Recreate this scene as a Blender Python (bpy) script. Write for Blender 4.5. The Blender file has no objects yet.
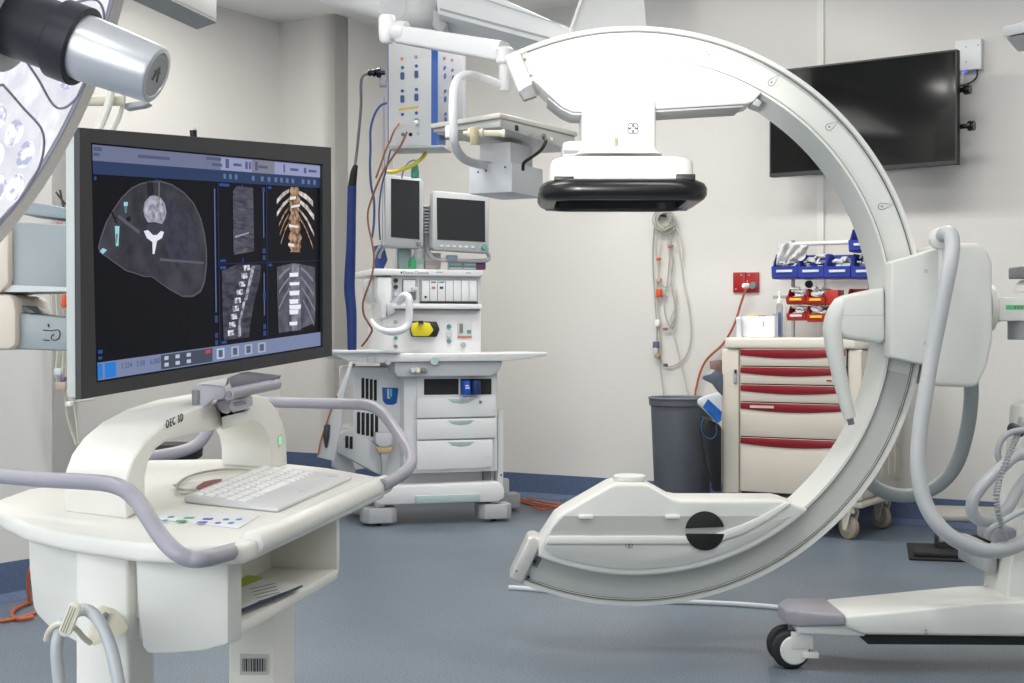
import bpy, bmesh, math, random
from mathutils import Vector as V, Matrix
random.seed(7)
C = bpy.context.scene.collection
R = math.radians
# ---------------------------------------------------------------- camera, world, lights, exposure
FOC, H, HOR = 1450.0, 0.95, 335.0            # focal length in pixels of a 1024 px frame, lens height, horizon row
cd = bpy.data.cameras.new('camera'); cam = bpy.data.objects.new('camera', cd); C.objects.link(cam)
cam.location = (0, 0, H); cam.rotation_euler = (R(90), 0, 0)
cd.sensor_width = 36; cd.lens = 36*FOC/1024; cd.shift_y = (HOR-341.5)/1024; cd.clip_start = .05
bpy.context.scene.camera = cam
vs = bpy.context.scene.view_settings
vs.view_transform = 'Standard'; vs.look = 'None'; vs.gamma = 1; vs.use_curve_mapping = False; vs.exposure = 0.03
w = bpy.data.worlds.new('world'); bpy.context.scene.world = w; w.use_nodes = True
w.node_tree.nodes['Background'].inputs[0].default_value = (.9, .95, 1, 1); w.node_tree.nodes['Background'].inputs[1].default_value = .5
ANG = R(33)
U = V((math.cos(ANG), -math.sin(ANG), 0)); W_ = V((math.sin(ANG), math.cos(ANG), 0)); Z = V((0, 0, 1))
CEIL = 2.85
def uv(u, v, z=0): return U*u + W_*v + Z*z   # room axes to world
def area(name, loc, sx, sy, power, col=(1, .97, .93), aim=None, rz=0):
    l = bpy.data.lights.new(name, 'AREA'); l.shape = 'RECTANGLE'; l.size = sx; l.size_y = sy; l.energy = power; l.color = col
    o = bpy.data.objects.new(name, l); C.objects.link(o); o.location = loc
    o.rotation_euler = (0, 0, rz) if aim is None else (V(aim)-V(loc)).to_track_quat('-Z', 'Y').to_euler()
    return o
PANELS = [(-3.7, 1.2), (-3.1, 3.0), (-1.7, 5.6), (-1.0, -.4), (-.9, 3.1), (1.2, .8), (1.2, 3.1), (1.2, 5.6), (-3.4, 5.6), (-4.85, 5.3)]
for i, (a, b) in enumerate(PANELS):
    area('ceiling_lamp', uv(a, b, CEIL-.035), 1.2, .3, [20, 28, 20, 14, 20, 14, 10, 9, 32, 27][i], (1, .975, .94), None, -ANG)
def spot(name, loc, aim, power, ang, blend, size, col=(1, .98, .95)):
    l = bpy.data.lights.new(name, 'SPOT'); l.energy = power; l.spot_size = R(ang); l.spot_blend = blend; l.shadow_soft_size = size; l.color = col
    o = bpy.data.objects.new(name, l); C.objects.link(o); o.location = loc
    o.rotation_euler = (V(aim)-V(loc)).to_track_quat('-Z', 'Y').to_euler()
    return o
spot('theatre_lamp_beam', (-.30, 1.9, 1.38), (.36, 4.38, 1.66), 330, 22, .9, .10)

area('front_fill_light', uv(-1.6, -1.3, 1.55), 3.4, 1.5, 46, (.94, .97, 1), uv(-1.6, 3, 1.5))  # added fill light behind the camera, brightens the equipment fronts
# ---------------------------------------------------------------- materials (all procedural)
MATS = {}
def mat(name, col, rough=.5, metal=0, spec=.5, var=0, scale=8, emit=0, bump=0, bscale=60, alpha=1, trans=0, coat=0):
    if name in MATS: return MATS[name]
    m = bpy.data.materials.new(name); m.use_nodes = True; nt = m.node_tree; b = nt.nodes['Principled BSDF']
    def lin(c): return c/12.92 if c <= .04045 else ((c+.055)/1.055)**2.4
    c = [lin(x/255) for x in col] + [1]
    b.inputs['Base Color'].default_value = c; b.inputs['Roughness'].default_value = rough; b.inputs['Metallic'].default_value = metal
    b.inputs['Specular IOR Level'].default_value = spec; b.inputs['Alpha'].default_value = alpha; b.inputs['Transmission Weight'].default_value = trans
    b.inputs['Coat Weight'].default_value = coat
    if emit: b.inputs['Emission Color'].default_value = c; b.inputs['Emission Strength'].default_value = emit
    tc = nt.nodes.new('ShaderNodeTexCoord')
    if var:
        n = nt.nodes.new('ShaderNodeTexNoise'); n.inputs['Scale'].default_value = scale; n.inputs['Detail'].default_value = 6
        r = nt.nodes.new('ShaderNodeValToRGB'); nt.links.new(tc.outputs['Object'], n.inputs['Vector']); nt.links.new(n.outputs[0], r.inputs[0])
        r.color_ramp.elements[0].position = .3; r.color_ramp.elements[1].position = .7
        r.color_ramp.elements[0].color = [x*(1-var) for x in c[:3]]+[1]; r.color_ramp.elements[1].color = [min(1, x*(1+var)) for x in c[:3]]+[1]
        nt.links.new(r.outputs[0], b.inputs['Base Color'])
    if bump:
        n2 = nt.nodes.new('ShaderNodeTexNoise'); n2.inputs['Scale'].default_value = bscale
        bp = nt.nodes.new('ShaderNodeBump'); bp.inputs['Strength'].default_value = bump; bp.inputs['Distance'].default_value = .002
        nt.links.new(tc.outputs['Object'], n2.inputs['Vector']); nt.links.new(n2.outputs[0], bp.inputs['Height']); nt.links.new(bp.outputs[0], b.inputs['Normal'])
    MATS[name] = m; return m
def glow(name, col, s=1.0):
    """A self-lit screen colour: no diffuse, only emission."""
    if name in MATS: return MATS[name]
    m = bpy.data.materials.new(name); m.use_nodes = True; b = m.node_tree.nodes['Principled BSDF']
    def lin(c): return c/12.92 if c <= .04045 else ((c+.055)/1.055)**2.4
    c = [lin(x/255) for x in col] + [1]
    b.inputs['Base Color'].default_value = (.003, .003, .004, 1); b.inputs['Roughness'].default_value = .3; b.inputs['Specular IOR Level'].default_value = .12
    b.inputs['Emission Color'].default_value = c; b.inputs['Emission Strength'].default_value = s
    MATS[name] = m; return m
def glow_noise(name, c0, c1, scale, det=6, stretch=(1, 1, 1), lo=.35, hi=.65, s=1.0):
    if name in MATS: return MATS[name]
    m = glow(name, c1, s); nt = m.node_tree; b = nt.nodes['Principled BSDF']
    def lin(c): return c/12.92 if c <= .04045 else ((c+.055)/1.055)**2.4
    tc = nt.nodes.new('ShaderNodeTexCoord'); mp = nt.nodes.new('ShaderNodeMapping'); n = nt.nodes.new('ShaderNodeTexNoise'); r = nt.nodes.new('ShaderNodeValToRGB')
    mp.inputs['Scale'].default_value = stretch; n.inputs['Scale'].default_value = scale; n.inputs['Detail'].default_value = det
    nt.links.new(tc.outputs['Object'], mp.inputs[0]); nt.links.new(mp.outputs[0], n.inputs['Vector']); nt.links.new(n.outputs[0], r.inputs[0])
    r.color_ramp.elements[0].position = lo; r.color_ramp.elements[1].position = hi
    r.color_ramp.elements[0].color = [lin(x/255) for x in c0]+[1]; r.color_ramp.elements[1].color = [lin(x/255) for x in c1]+[1]
    nt.links.new(r.outputs[0], b.inputs['Emission Color'])
    return m
white = mat('white_plastic', (234, 234, 231), .42, var=.02)
cream = mat('cream_enamel', (222, 219, 206), .4, var=.02)
cart_w = mat('workstation_enamel', (230, 228, 220), .38, var=.015)
carm_w = mat('gantry_enamel', (220, 221, 216), .36, var=.015)
carm_g = mat('gantry_grey_panel', (196, 198, 194), .42)
alu = mat('satin_aluminium', (205, 203, 198), .38, .35, var=.02)
lav = mat('lavender_grey_rubberised', (160, 157, 166), .42)
hose_m = mat('grey_hose', (182, 185, 187), .38)
grey = mat('grey_plastic', (165, 168, 170), .45)
mgrey = mat('mid_grey', (120, 122, 124), .5)
dark = mat('dark_plastic', (38, 38, 40), .45)
black = mat('black_gloss', (12, 12, 13), .2)
blackm = mat('black_matt', (16, 16, 17), .6)
bezel = mat('charcoal_bezel', (50, 50, 51), .42, bump=.1, bscale=400)
steel = mat('brushed_steel', (190, 190, 192), .3, 1, var=.08, scale=3)
darkrec = mat('dark_recess', (30, 31, 33), .7)
blue = mat('blue_plastic', (40, 58, 150), .4)
red = mat('red_plastic', (168, 40, 30), .4)
redd = mat('dark_red_handle', (134, 24, 32), .35)
orange = mat('orange_cable', (176, 92, 58), .5)
brownc = mat('brown_cable', (150, 96, 70), .5)
bluec = mat('blue_sleeve', (20, 52, 118), .55, bump=.3, bscale=200)
lblue = mat('blue_cable', (62, 90, 145), .5)
yellow = mat('yellow_plastic', (222, 208, 40), .4)
green = mat('green_plastic', (58, 150, 96), .4)
teal = mat('teal_plastic', (90, 145, 140), .4)
ivory = mat('ivory_plastic', (222, 216, 196), .4)
trolley_m = mat('trolley_cream', (212, 203, 190), .42, var=.02)
rubber = mat('black_rubber', (28, 28, 30), .6)
castor_g = mat('castor_tread', (150, 138, 122), .6)
paper = mat('white_paper', (232, 232, 228), .8)
ink = mat('printed_ink', (34, 36, 42), .7)
inkl = mat('faint_print', (110, 116, 122), .7)
cable_w = mat('off_white_cable', (186, 184, 170), .5)
screen_off = mat('dark_screen_glass', (34, 36, 40), .18)

def add_wall_mat(name, col, seed):
    m = mat(name, col, .55, spec=.35, var=.015, scale=1.2, bump=.12, bscale=9); return m
wallm = add_wall_mat('painted_wall', (214, 212, 208), 1)
ceilm = mat('painted_ceiling', (238, 239, 238), .7)
def floor_mat():
    m = mat('vinyl_floor', (112, 128, 148), .36, spec=.45, bump=.05, bscale=30); nt = m.node_tree; b = nt.nodes['Principled BSDF']
    tc = [n for n in nt.nodes if n.type == 'TEX_COORD'][0]
    a = nt.nodes.new('ShaderNodeTexNoise'); a.inputs['Scale'].default_value = 170; a.inputs['Detail'].default_value = 3
    c = nt.nodes.new('ShaderNodeTexNoise'); c.inputs['Scale'].default_value = 1.7; c.inputs['Detail'].default_value = 5
    r = nt.nodes.new('ShaderNodeValToRGB'); r.color_ramp.elements[0].position = .38; r.color_ramp.elements[1].position = .64
    r.color_ramp.elements[0].color = (.092, .124, .160, 1); r.color_ramp.elements[1].color = (.208, .258, .310, 1)
    r2 = nt.nodes.new('ShaderNodeValToRGB'); r2.color_ramp.elements[0].position = .3; r2.color_ramp.elements[1].position = .7
    r2.color_ramp.elements[0].color = (.82, .82, .83, 1); r2.color_ramp.elements[1].color = (1, 1, 1, 1)
    mx = nt.nodes.new('ShaderNodeMix'); mx.data_type = 'RGBA'; mx.blend_type = 'MULTIPLY'; mx.inputs[0].default_value = 1
    for n in (a, c): nt.links.new(tc.outputs['Object'], n.inputs['Vector'])
    nt.links.new(a.outputs[0], r.inputs[0]); nt.links.new(c.outputs[0], r2.inputs[0])
    nt.links.new(r.outputs[0], mx.inputs[6]); nt.links.new(r2.outputs[0], mx.inputs[7]); nt.links.new(mx.outputs[2], b.inputs['Base Color'])
    return m
floorm = floor_mat()
basem = mat('blue_vinyl_cove', (84, 100, 130), .45, var=.12, scale=60)

# ---------------------------------------------------------------- measuring and mesh helpers
def P(px, py, D): return V(((px-512)*D/FOC, D, H-(py-HOR)*D/FOC))          # a point seen at px,py that stands D metres away
def RZ(px, py, z): return P(px, py, (H-z)*FOC/(py-HOR))                      # the same on a level surface at height z
class Frame:
    """An upright machine's own axes: x along its front, y into its depth, z up."""
    def __init__(s, o, ang):
        s.o = V(o); s.a = ang; s.ex = V((math.cos(ang), math.sin(ang), 0)); s.ey = V((-math.sin(ang), math.cos(ang), 0))
        s.m = Matrix.Translation(s.o) @ Matrix.Rotation(ang, 4, 'Z')
    def hit(s, px, py, y=0):
        d = V(((px-512)/FOC, 1, -(py-HOR)/FOC)); c = V((0, 0, H)); q = s.o + s.ey*y
        t = (q-c).dot(s.ey)/d.dot(s.ey); p = c+d*t-s.o
        return V((p.dot(s.ex), y, p.z))
    def w(s, x, y, z): return s.m @ V((x, y, z))
WORLD = Frame((0, 0, 0), 0)
MATRIX = {}
class MB:
    def __init__(s, fr=WORLD): s.b = bmesh.new(); s.fr = fr
    def faces(s, vs_, fs):
        q = [s.b.verts.new(v) for v in vs_]
        for f in fs:
            try: s.b.faces.new([q[i] for i in f])
            except ValueError: pass
        return s
    def box(s, a, b):
        x0, x1 = sorted((a[0], b[0])); y0, y1 = sorted((a[1], b[1])); z0, z1 = sorted((a[2], b[2]))
        return s.hexa([(x0, y0, z0), (x1, y0, z0), (x1, y1, z0), (x0, y1, z0), (x0, y0, z1), (x1, y0, z1), (x1, y1, z1), (x0, y1, z1)])
    def hexa(s, p):
        return s.faces([V(q) for q in p], [(0, 3, 2, 1), (4, 5, 6, 7), (0, 1, 5, 4), (1, 2, 6, 5), (2, 3, 7, 6), (3, 0, 4, 7)])
    def bpx(s, x0, y0, x1, y1, a, b):
        """box whose front face (depth a) is seen between two pixel corners, running back to depth b"""
        p, q = s.fr.hit(x0, y0, a), s.fr.hit(x1, y1, a)
        return s.box((p.x, a, p.z), (q.x, b, q.z))
    def prism(s, pts, vec):
        pts = [V(p) for p in pts]; vec = V(vec); n = len(pts)
        return s.faces(pts + [p+vec for p in pts], [tuple(range(n)), tuple(range(2*n-1, n-1, -1))] + [(i, (i+1) % n, (i+1) % n+n, i+n) for i in range(n)])
    def ppx(s, pix, a, b):
        """outline seen at depth a, extruded to depth b"""
        return s.prism([s.fr.hit(x, y, a) for x, y in pix], (0, b-a, 0))
    def ring(s, c, t, n, r, seg):
        t = V(t).normalized(); n = V(n); n = (n-t*n.dot(t)).normalized(); bi = t.cross(n)
        return [s.b.verts.new(V(c)+(n*math.cos(2*math.pi*i/seg)+bi*math.sin(2*math.pi*i/seg))*r) for i in range(seg)]
    def tube(s, pts, r, seg=12, smooth=True, cap=True, sub=6, closed=False):
        pts = [V(p) for p in pts]
        if smooth and len(pts) > 2:
            o = []; n = len(pts); rr = []
            rs = r if isinstance(r, (list, tuple)) else [r]*n
            for i in range(n-1):
                p0, p1, p2, p3 = pts[max(i-1, 0)], pts[i], pts[i+1], pts[min(i+2, n-1)]
                for k in range(sub):
                    t = k/sub
                    o.append(.5*((2*p1)+(p2-p0)*t+(2*p0-5*p1+4*p2-p3)*t*t+(3*p1-p0-3*p2+p3)*t**3)); rr.append(rs[i]*(1-t)+rs[i+1]*t)
            o.append(pts[-1]); rr.append(rs[-1]); pts = o
        else: rr = list(r) if isinstance(r, (list, tuple)) else [r]*len(pts)
        n = len(pts); nrm = V((0, 0, 1)); rings = []
        t0 = (pts[1]-pts[0]).normalized()
        if abs(t0.dot(nrm)) > .9: nrm = V((1, 0, 0))
        for i in range(n):
            t = (pts[min(i+1, n-1)]-pts[max(i-1, 0)])
            if t.length < 1e-9: t = t0
            t.normalize(); nrm = (nrm-t*nrm.dot(t))
            if nrm.length < 1e-6: nrm = t.orthogonal()
            nrm.normalize(); rings.append(s.ring(pts[i], t, nrm, rr[i], seg))
        for a, b in zip(rings, rings[1:]):
            for i in range(seg): s.b.faces.new((a[i], a[(i+1) % seg], b[(i+1) % seg], b[i]))
        if cap: s.b.faces.new(rings[0][::-1]); s.b.faces.new(rings[-1])
        return s
    def cyl(s, a, b, r, seg=24, r2=None): return s.tube([a, b], [r, r if r2 is None else r2], seg, smooth=False)
    def lathe(s, o, axis, prof, seg=40, cap0=True, cap1=True):
        """prof: (distance along axis, radius) pairs"""
        o = V(o); axis = V(axis).normalized(); n = axis.orthogonal(); rings = [s.ring(o+axis*h, axis, n, max(r, 1e-4), seg) for h, r in prof]
        for a, b in zip(rings, rings[1:]):
            for i in range(seg): s.b.faces.new((a[i], a[(i+1) % seg], b[(i+1) % seg], b[i]))
        if cap0: s.b.faces.new(rings[0][::-1])
        if cap1: s.b.faces.new(rings[-1])
        return s
    def loft(s, loops, cap=True):
        rs = [[s.b.verts.new(V(p)) for p in l] for l in loops]; n = len(rs[0])
        for a, b in zip(rs, rs[1:]):
            for i in range(n): s.b.faces.new((a[i], a[(i+1) % n], b[(i+1) % n], b[i]))
        if cap: s.b.faces.new(rs[0][::-1]); s.b.faces.new(rs[-1])
        return s
    def build(s, name, m, parent=None, bevel=0, seg=2, ang=35, label=None, flat=False):
        b = s.b
        bmesh.ops.recalc_face_normals(b, faces=b.faces)
        if bevel:
            es = [e for e in b.edges if len(e.link_faces) == 2 and e.calc_face_angle(0) > R(32)]
            bmesh.ops.bevel(b, geom=es, offset=bevel, segments=seg, profile=.5, affect='EDGES', clamp_overlap=True)
            bmesh.ops.remove_doubles(b, verts=b.verts, dist=1e-6)
        fm = s.fr.m
        if parent is not None: mw = MATRIX[parent]
        else:
            bb = [fm @ v.co for v in b.verts]; lo = [min(p[i] for p in bb) for i in range(3)]; hi = [max(p[i] for p in bb) for i in range(3)]
            mw = Matrix.Translation(((lo[0]+hi[0])/2, (lo[1]+hi[1])/2, lo[2])) @ Matrix.Rotation(s.fr.a, 4, 'Z')
        b.transform(mw.inverted() @ fm)
        for f in b.faces: f.smooth = not flat
        for e in b.edges: e.smooth = not (len(e.link_faces) == 2 and e.calc_face_angle(0) > R(ang))
        me = bpy.data.meshes.new(name); b.to_mesh(me); b.free(); me.materials.append(m)
        o = bpy.data.objects.new(name, me); C.objects.link(o)
        if parent is not None: o.parent = parent
        else: o.matrix_world = mw
        MATRIX[o] = mw
        if label: o['label'] = label
        return o
def rpoly(x0, y0, x1, y1, r, n=5):
    """rounded rectangle outline"""
    o = []
    for cx, cy, a in ((x1-r, y1-r, 0), (x0+r, y1-r, 90), (x0+r, y0+r, 180), (x1-r, y0+r, 270)):
        for k in range(n+1): o.append((cx+r*math.cos(R(a+90*k/n)), cy+r*math.sin(R(a+90*k/n))))
    return o
def tag(o, label, cat, group=None, kind=None):
    o['label'] = label; o['category'] = cat
    if group: o['group'] = group
    if kind: o['kind'] = kind
    return o
def thing(name, label, cat, loc, ang=0, group=None):
    o = bpy.data.objects.new(name, None); C.objects.link(o); o.empty_display_size = .1
    o.location = loc; o.rotation_euler = (0, 0, ang); MATRIX[o] = Matrix.Translation(V(loc)) @ Matrix.Rotation(ang, 4, 'Z')
    return tag(o, label, cat, group)
def struct(mb, name, m, **k):
    o = mb.build(name, m, **k); o['kind'] = 'structure'; return o
def text(body, name, origin, ex, ez, size, m, parent, ext=.0004, bold=0, align='LEFT'):
    cu = bpy.data.curves.new('t', 'FONT'); cu.body = body; cu.size = size; cu.extrude = ext; cu.align_x = align; cu.resolution_u = 3
    cu.space_character = 1.4 if body == 'OEC 3D' else 1
    if bold: cu.offset = bold
    t = bpy.data.objects.new('t', cu); me = bpy.data.meshes.new_from_object(t)
    bpy.data.objects.remove(t); bpy.data.curves.remove(cu)
    ex = V(ex).normalized(); ez = V(ez); ez = (ez-ex*ez.dot(ex)).normalized(); n = ex.cross(ez)
    M = Matrix((ex, ez, n)).transposed().to_4x4(); M.translation = V(origin)
    me.transform(MATRIX[parent].inverted() @ M if parent is not None else M)
    me.materials.clear(); me.materials.append(m); me.name = name
    o = bpy.data.objects.new(name, me); C.objects.link(o); o.parent = parent; MATRIX[o] = MATRIX[parent]
    return o

# ---------------------------------------------------------------- the room
def slab(pts, z0, z1): 
    return MB().prism([V((p[0], p[1], z0)) for p in pts], (0, 0, z1-z0))
W0 = V((-.06, 8.6, 0)); FB = Frame(W0, -ANG)                                 # back wall: x along it, y=0 its face, negative y towards the room
uW, vW = W0.dot(U), W0.dot(W_)
cA = V((-.742, 9.043, 0)); cB = V((-1.047, 8.574, 0)); cC = V((-1.412, 8.811, 0)); cF = V((-1.629, 5.442, 0))
uA, vA = cA.dot(U), vW; uB, vB = uA, cB.dot(W_); uC, vC = cC.dot(U), vB; uF, vF = cF.dot(U), cF.dot(W_)
uR, v0 = 2.6, -1.4
plan = [(uF, v0), (uR, v0), (uR, vA), (uA, vA), (uA, vB), (uC, vC), (uC, vF), (uF, vF)]
pw = [uv(a, b) for a, b in plan]
struct(slab(pw, -.1, 0), 'floor', floorm)
struct(slab(pw, CEIL, CEIL+.1), 'ceiling', ceilm)
def wall(name, a, b, th=.12, base=.14, sgn=1, bname=None):
    a, b = V(a), V(b); d = (b-a).normalized(); n = V((d.y, -d.x, 0))*sgn       # n points out of the room
    struct(MB().prism([a, b, b+n*th, a+n*th], (0, 0, CEIL)), name, wallm)
    if bname:
        i = -n*.008
        m = MB().prism([a+i, b+i, b, a], (0, 0, base))
        m.prism([a+i, a+i*4, a+i], (0, 0, 0)) if 0 else None
        struct(m, bname, basem)
        k = -n*.03
        struct(MB().faces([a+i+Z*.03, b+i+Z*.03, b+k+Z*.001, a+k+Z*.001], [(0, 1, 2, 3)]), bname+'_cove', basem)
wall('wall_front', pw[0], pw[1], sgn=1)
wall('wall_right', pw[1], pw[2], bname='baseboard_right')
wall('wall_back', pw[2], pw[3], bname='baseboard_back')
wall('wall_niche_side', pw[3], pw[4], bname='baseboard_niche_side')
wall('wall_back_left', pw[4], pw[5], base=.245, bname='baseboard_back_left')
wall('wall_left_far', pw[5], pw[6], bname='baseboard_left_far')
wall('wall_left_return', pw[6], pw[7], bname='baseboard_left_return')
wall('wall_left', pw[7], pw[0], bname='baseboard_left')
m = MB(FB); a = FB.hit(817, 100, -.012); b = FB.hit(823.5, 100, -.012); m.box((a.x, -.012, .14), (b.x, -.0005, CEIL-.001))
struct(m, 'trim_1', mat('white_trunking', (222, 221, 217), .5))
fw = Frame(uv(-1.6, v0, 0), -ANG)  # made-up frame and glowing pane around the added front fill
m = MB(fw)
for q in (((-1.78, .002, .75), (-1.70, .05, 2.35)), ((1.70, .002, .75), (1.78, .05, 2.35)), ((-1.7, .002, 2.30), (1.7, .05, 2.35)), ((-1.7, .002, .75), (1.7, .05, .80)), ((-.03, .002, .8), (.03, .05, 2.3))): m.box(*q)
struct(m, 'fill_frame_1', white)
struct(MB(fw).box((-1.699, .004, .801), (1.699, .012, 2.299)), 'fill_frame_1_pane', mat('fill_pane_glow', (225, 236, 250), .3, emit=1.5))  # unseen glowing pane, added along with the fill light
lightm = mat('lit_diffuser', (255, 250, 240), .4, emit=3.2)
for i, (a, b) in enumerate(PANELS):
    fr = Frame(uv(a, b, CEIL), -ANG)
    o = thing('ceiling_light', ['slim ceiling light panel, front left one over the near wall', 'slim ceiling light panel over the workstation side', 'slim ceiling light panel nearest the trolley and supply column', 'slim ceiling light panel above the camera position', 'slim ceiling light panel over the middle of the room', 'slim ceiling light panel at the front right', 'slim ceiling light panel right of the C-shaped gantry', 'slim ceiling light panel in the back right corner', 'slim ceiling light panel over the anaesthetic machine', 'slim ceiling light panel in the back left corner niche'][i], 'ceiling light', uv(a, b, CEIL), -ANG, 'ceiling light panels')
    m = MB(fr)
    for q in (((-.63, -.18, -.015), (-.6, .18, -.0005)), ((.6, -.18, -.015), (.63, .18, -.0005)), ((-.6, -.18, -.015), (.6, -.15, -.0005)), ((-.6, .15, -.015), (.6, .18, -.0005))): m.box(*q)
    m.build('frame', white, o)
    MB(fr).box((-.599, -.149, -.010), (.599, .149, -.0006)).build('diffuser', lightm, o)
# ---------------------------------------------------------------- C-arm gantry (its C stands 4.39 m away, square to the lens)
FC = Frame((.369, 4.39, 0), 0); CZ = .95+19*4.39/FOC; SC = 4.39/FOC
def carm():
    o = thing('c_arm_gantry', 'large white C-shaped X-ray gantry in front of the trolley and wall screen', 'x-ray machine', (1.15, 4.4, 0))
    def arc(r, y, a0, a1, n): return [V((r*math.cos(R(a0+(a1-a0)*k/n)), y, CZ+r*math.sin(R(a0+(a1-a0)*k/n)))) for k in range(n+1)]
    a0, a1, n = -114.5, 116, 110
    sec = [(.775, 0), (.783, 0), (.785, .018), (.865, .018), (.8665, 0), (.878, 0), (.880, .01), (.880, .12), (.878, .13), (.86, .13), (.858, .112), (.785, .112), (.783, .13), (.750, .13), (.748, .126)]
    sec = [(r, y) for r, y in sec]
    m = MB(FC)
    m.loft([[V((r*math.cos(R(a)), y, CZ+r*math.sin(R(a)))) for r, y in sec] for a in [a0+(a1-a0)*k/n for k in range(n+1)]])
    m.build('c_arm', carm_w, o, ang=30)
    # thin dark lines along the rims
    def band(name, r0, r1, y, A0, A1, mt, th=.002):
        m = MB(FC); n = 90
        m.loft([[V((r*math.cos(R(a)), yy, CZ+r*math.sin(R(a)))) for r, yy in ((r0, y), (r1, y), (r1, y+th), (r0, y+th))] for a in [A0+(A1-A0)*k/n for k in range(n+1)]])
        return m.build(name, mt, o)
    band('rim_dark_line', .8625, .8645, .0155, -113, 112, mat('dark_rim_line', (92, 88, 82), .6))
    band('rim_dark_line', .857, .8582, .0160, -113, 10, mat('dark_rim_line', (92, 88, 82), .6))
    band('inner_dark_line', .7835, .7848, -.0008, -113, 112, mat('dark_rim_line', (92, 88, 82), .6))
    band('track_face', .786, .855, .0172, -113, -12, carm_g, .001)
    # end blocks
    m = MB(FC); m.ppx([(509, 578), (522, 584.5), (541.5, 544), (541, 540), (534, 536.5), (528, 538)], -.012, .14); m.build('end_block', alu, o, bevel=.006, seg=3)
    m = MB(FC); h = FC.hit(516.5, 571, -.0135); m.cyl((h.x, -.0145, h.z), (h.x, -.011, h.z), .0035, 10); m.build('screw', mgrey, o)
    m = MB(FC); m.ppx([(532, 565), (537, 568), (545, 553), (540, 550)], .0165, .019); m.build('end_plate', mgrey, o)
    for px, py in ((534.5, 561.5), (528.5, 577)):
        m = MB(FC); h = FC.hit(px, py, .012); m.cyl((h.x, .006, h.z), (h.x, .018, h.z), .0045, 10); m.build('screw', dark, o)
    m = MB(FC); m.ppx([(505, 55.5), (519, 49.5), (533, 84), (519, 92.5)], -.012, .06); m.build('end_block', carm_w, o, bevel=.006, seg=3)
    m = MB(FC); m.ppx([(519, 92), (524, 100.5), (537, 96), (531, 84), (523, 88)], -.012, .02); m.build('end_catch', mgrey, o, bevel=.003)
    for px, py in ((524.5, 59.5), (531, 75.5)):
        m = MB(FC); h = FC.hit(px, py, -.0135); m.cyl((h.x, -.0145, h.z), (h.x, -.011, h.z), .0045, 10); m.build('screw', mgrey, o)
    # angle pointers on the C
    for px, py, ang in ((710, 53, 60), (773, 81, 45), (831, 126, 30), (884, 206, 10)):
        m = MB(FC); c = FC.hit(px, py, .0172); t = R(ang); ex = V((math.cos(t), 0, math.sin(t))); ez = V((-math.sin(t), 0, math.cos(t)))
        loop = [c+ex*(.012*math.cos(q))-ex*.006+ez*(.010*math.sin(q)) for q in [R(60+k*30) for k in range(9)]]+[c+ex*.028]
        m.tube(loop+[loop[0]], .0009, 5, smooth=False); m.lathe(c-ex*.006, (0, -1, 0), [(0, .0028), (.001, .0028)], 8)
        m.build('angle_pointer', inkl, o)
    # upper housing carrying the detector
    def ang_px(px, py, y=0):
        h = FC.hit(px, py, y); return math.degrees(math.atan2(h.z-CZ, h.x))
    A = arc(.7775, 0, ang_px(533, 82), ang_px(758, 99), 40)
    low = [FC.hit(x, y, 0) for x, y in ((752, 103), (745, 105), (656, 110), (582, 113), (572, 112.5), (562, 108))]
    m = MB(FC); m.prism([p+V((0, -.022, 0)) for p in A+low], (0, .19, 0)); m.build('detector_housing', carm_w, o, bevel=.008, seg=3)
    m = MB(FC); m.ppx([(757, 98), (762, 102), (759, 107), (752, 104)], -.024, .06); m.build('housing_clip', grey, o, bevel=.002)
    m = MB(FC); b = [FC.hit(x, y, 0) for x, y in ((548, 98), (562, 109), (572, 113.5), (582, 114), (656, 111), (742, 106))]
    q = [p-V((0, 0, .006)) for p in b[::-1]]
    m.prism([p+V((0, -.016, 0)) for p in b+q], (0, .175, 0)); m.build('housing_underside_shade', grey, o, bevel=.001)  # thin grey sheet, puts the shade of the housing's bottom face into colour
    # neck
    def rr(cx, cy, hx, hy, r, z, n=6): return [V((x, y, z)) for x, y in rpoly(cx-hx, cy-hy, cx+hx, cy+hy, r, n)]
    k = 4.41/FOC; xc = (619-512)*4.36/FOC-.369; yc = .075
    z = lambda py, D: H-(py-HOR)*D/FOC
    hx = 37*4.36/FOC
    zt, zb = z(104, 4.4), z(152, 4.4)
    m = MB(FC); m.loft([rr(xc, yc, hx, .125, .03, zt), rr(xc, yc, hx, .125, .03, zb+.012), rr(xc, yc, hx+.006, .13, .035, zb), rr(xc, yc, hx+.02, .14, .04, zb-.012)])
    m.build('detector_neck', carm_w, o)
    D0 = 4.36
    xd = (625.5-512)*4.24/FOC-.369
    zz = [z(155, 4.25), z(157, 4.25), z(160, 4.25), z(183, 4.25)]
    m = MB(FC); m.loft([rr(xd-.004, yc, .190, .190, .06, zz[0]), rr(xd-.004, yc, .206, .203, .07, zz[1]), rr(xd-.004, yc, .212, .207, .07, zz[2]), rr(xd-.004, yc, .215, .210, .07, zz[3])])
    m.build('detector_body', carm_w, o)
    zc = z(188, 4.2)
    m = MB(FC)
    prof = [(.208, .030), (.228, .032), (.243, .024), (.251, .010), (.251, -.008), (.243, -.020), (.228, -.028), (.205, -.028), (.198, -.020), (.196, 0)]
    m.loft([rr(xd, yc, h, h, max(.02, h-.13), zc+dz) for h, dz in prof], cap=True); m.build('detector_bumper', mat('bumper_black', (15, 15, 17), .3), o)
    m = MB(FC); m.loft([rr(xd, yc, .196, .196, .04, zc+.002), rr(xd, yc, .196, .196, .04, zc+.012)]); m.build('detector_face', blackm, o)
    m = MB(FC); m.box((xd-.150, yc-.1955, zc-.018), (xd+.150, yc-.1945, zc-.015)); m.build('blue_edge_line', mat('deep_blue', (30, 60, 120), .4), o)
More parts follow.
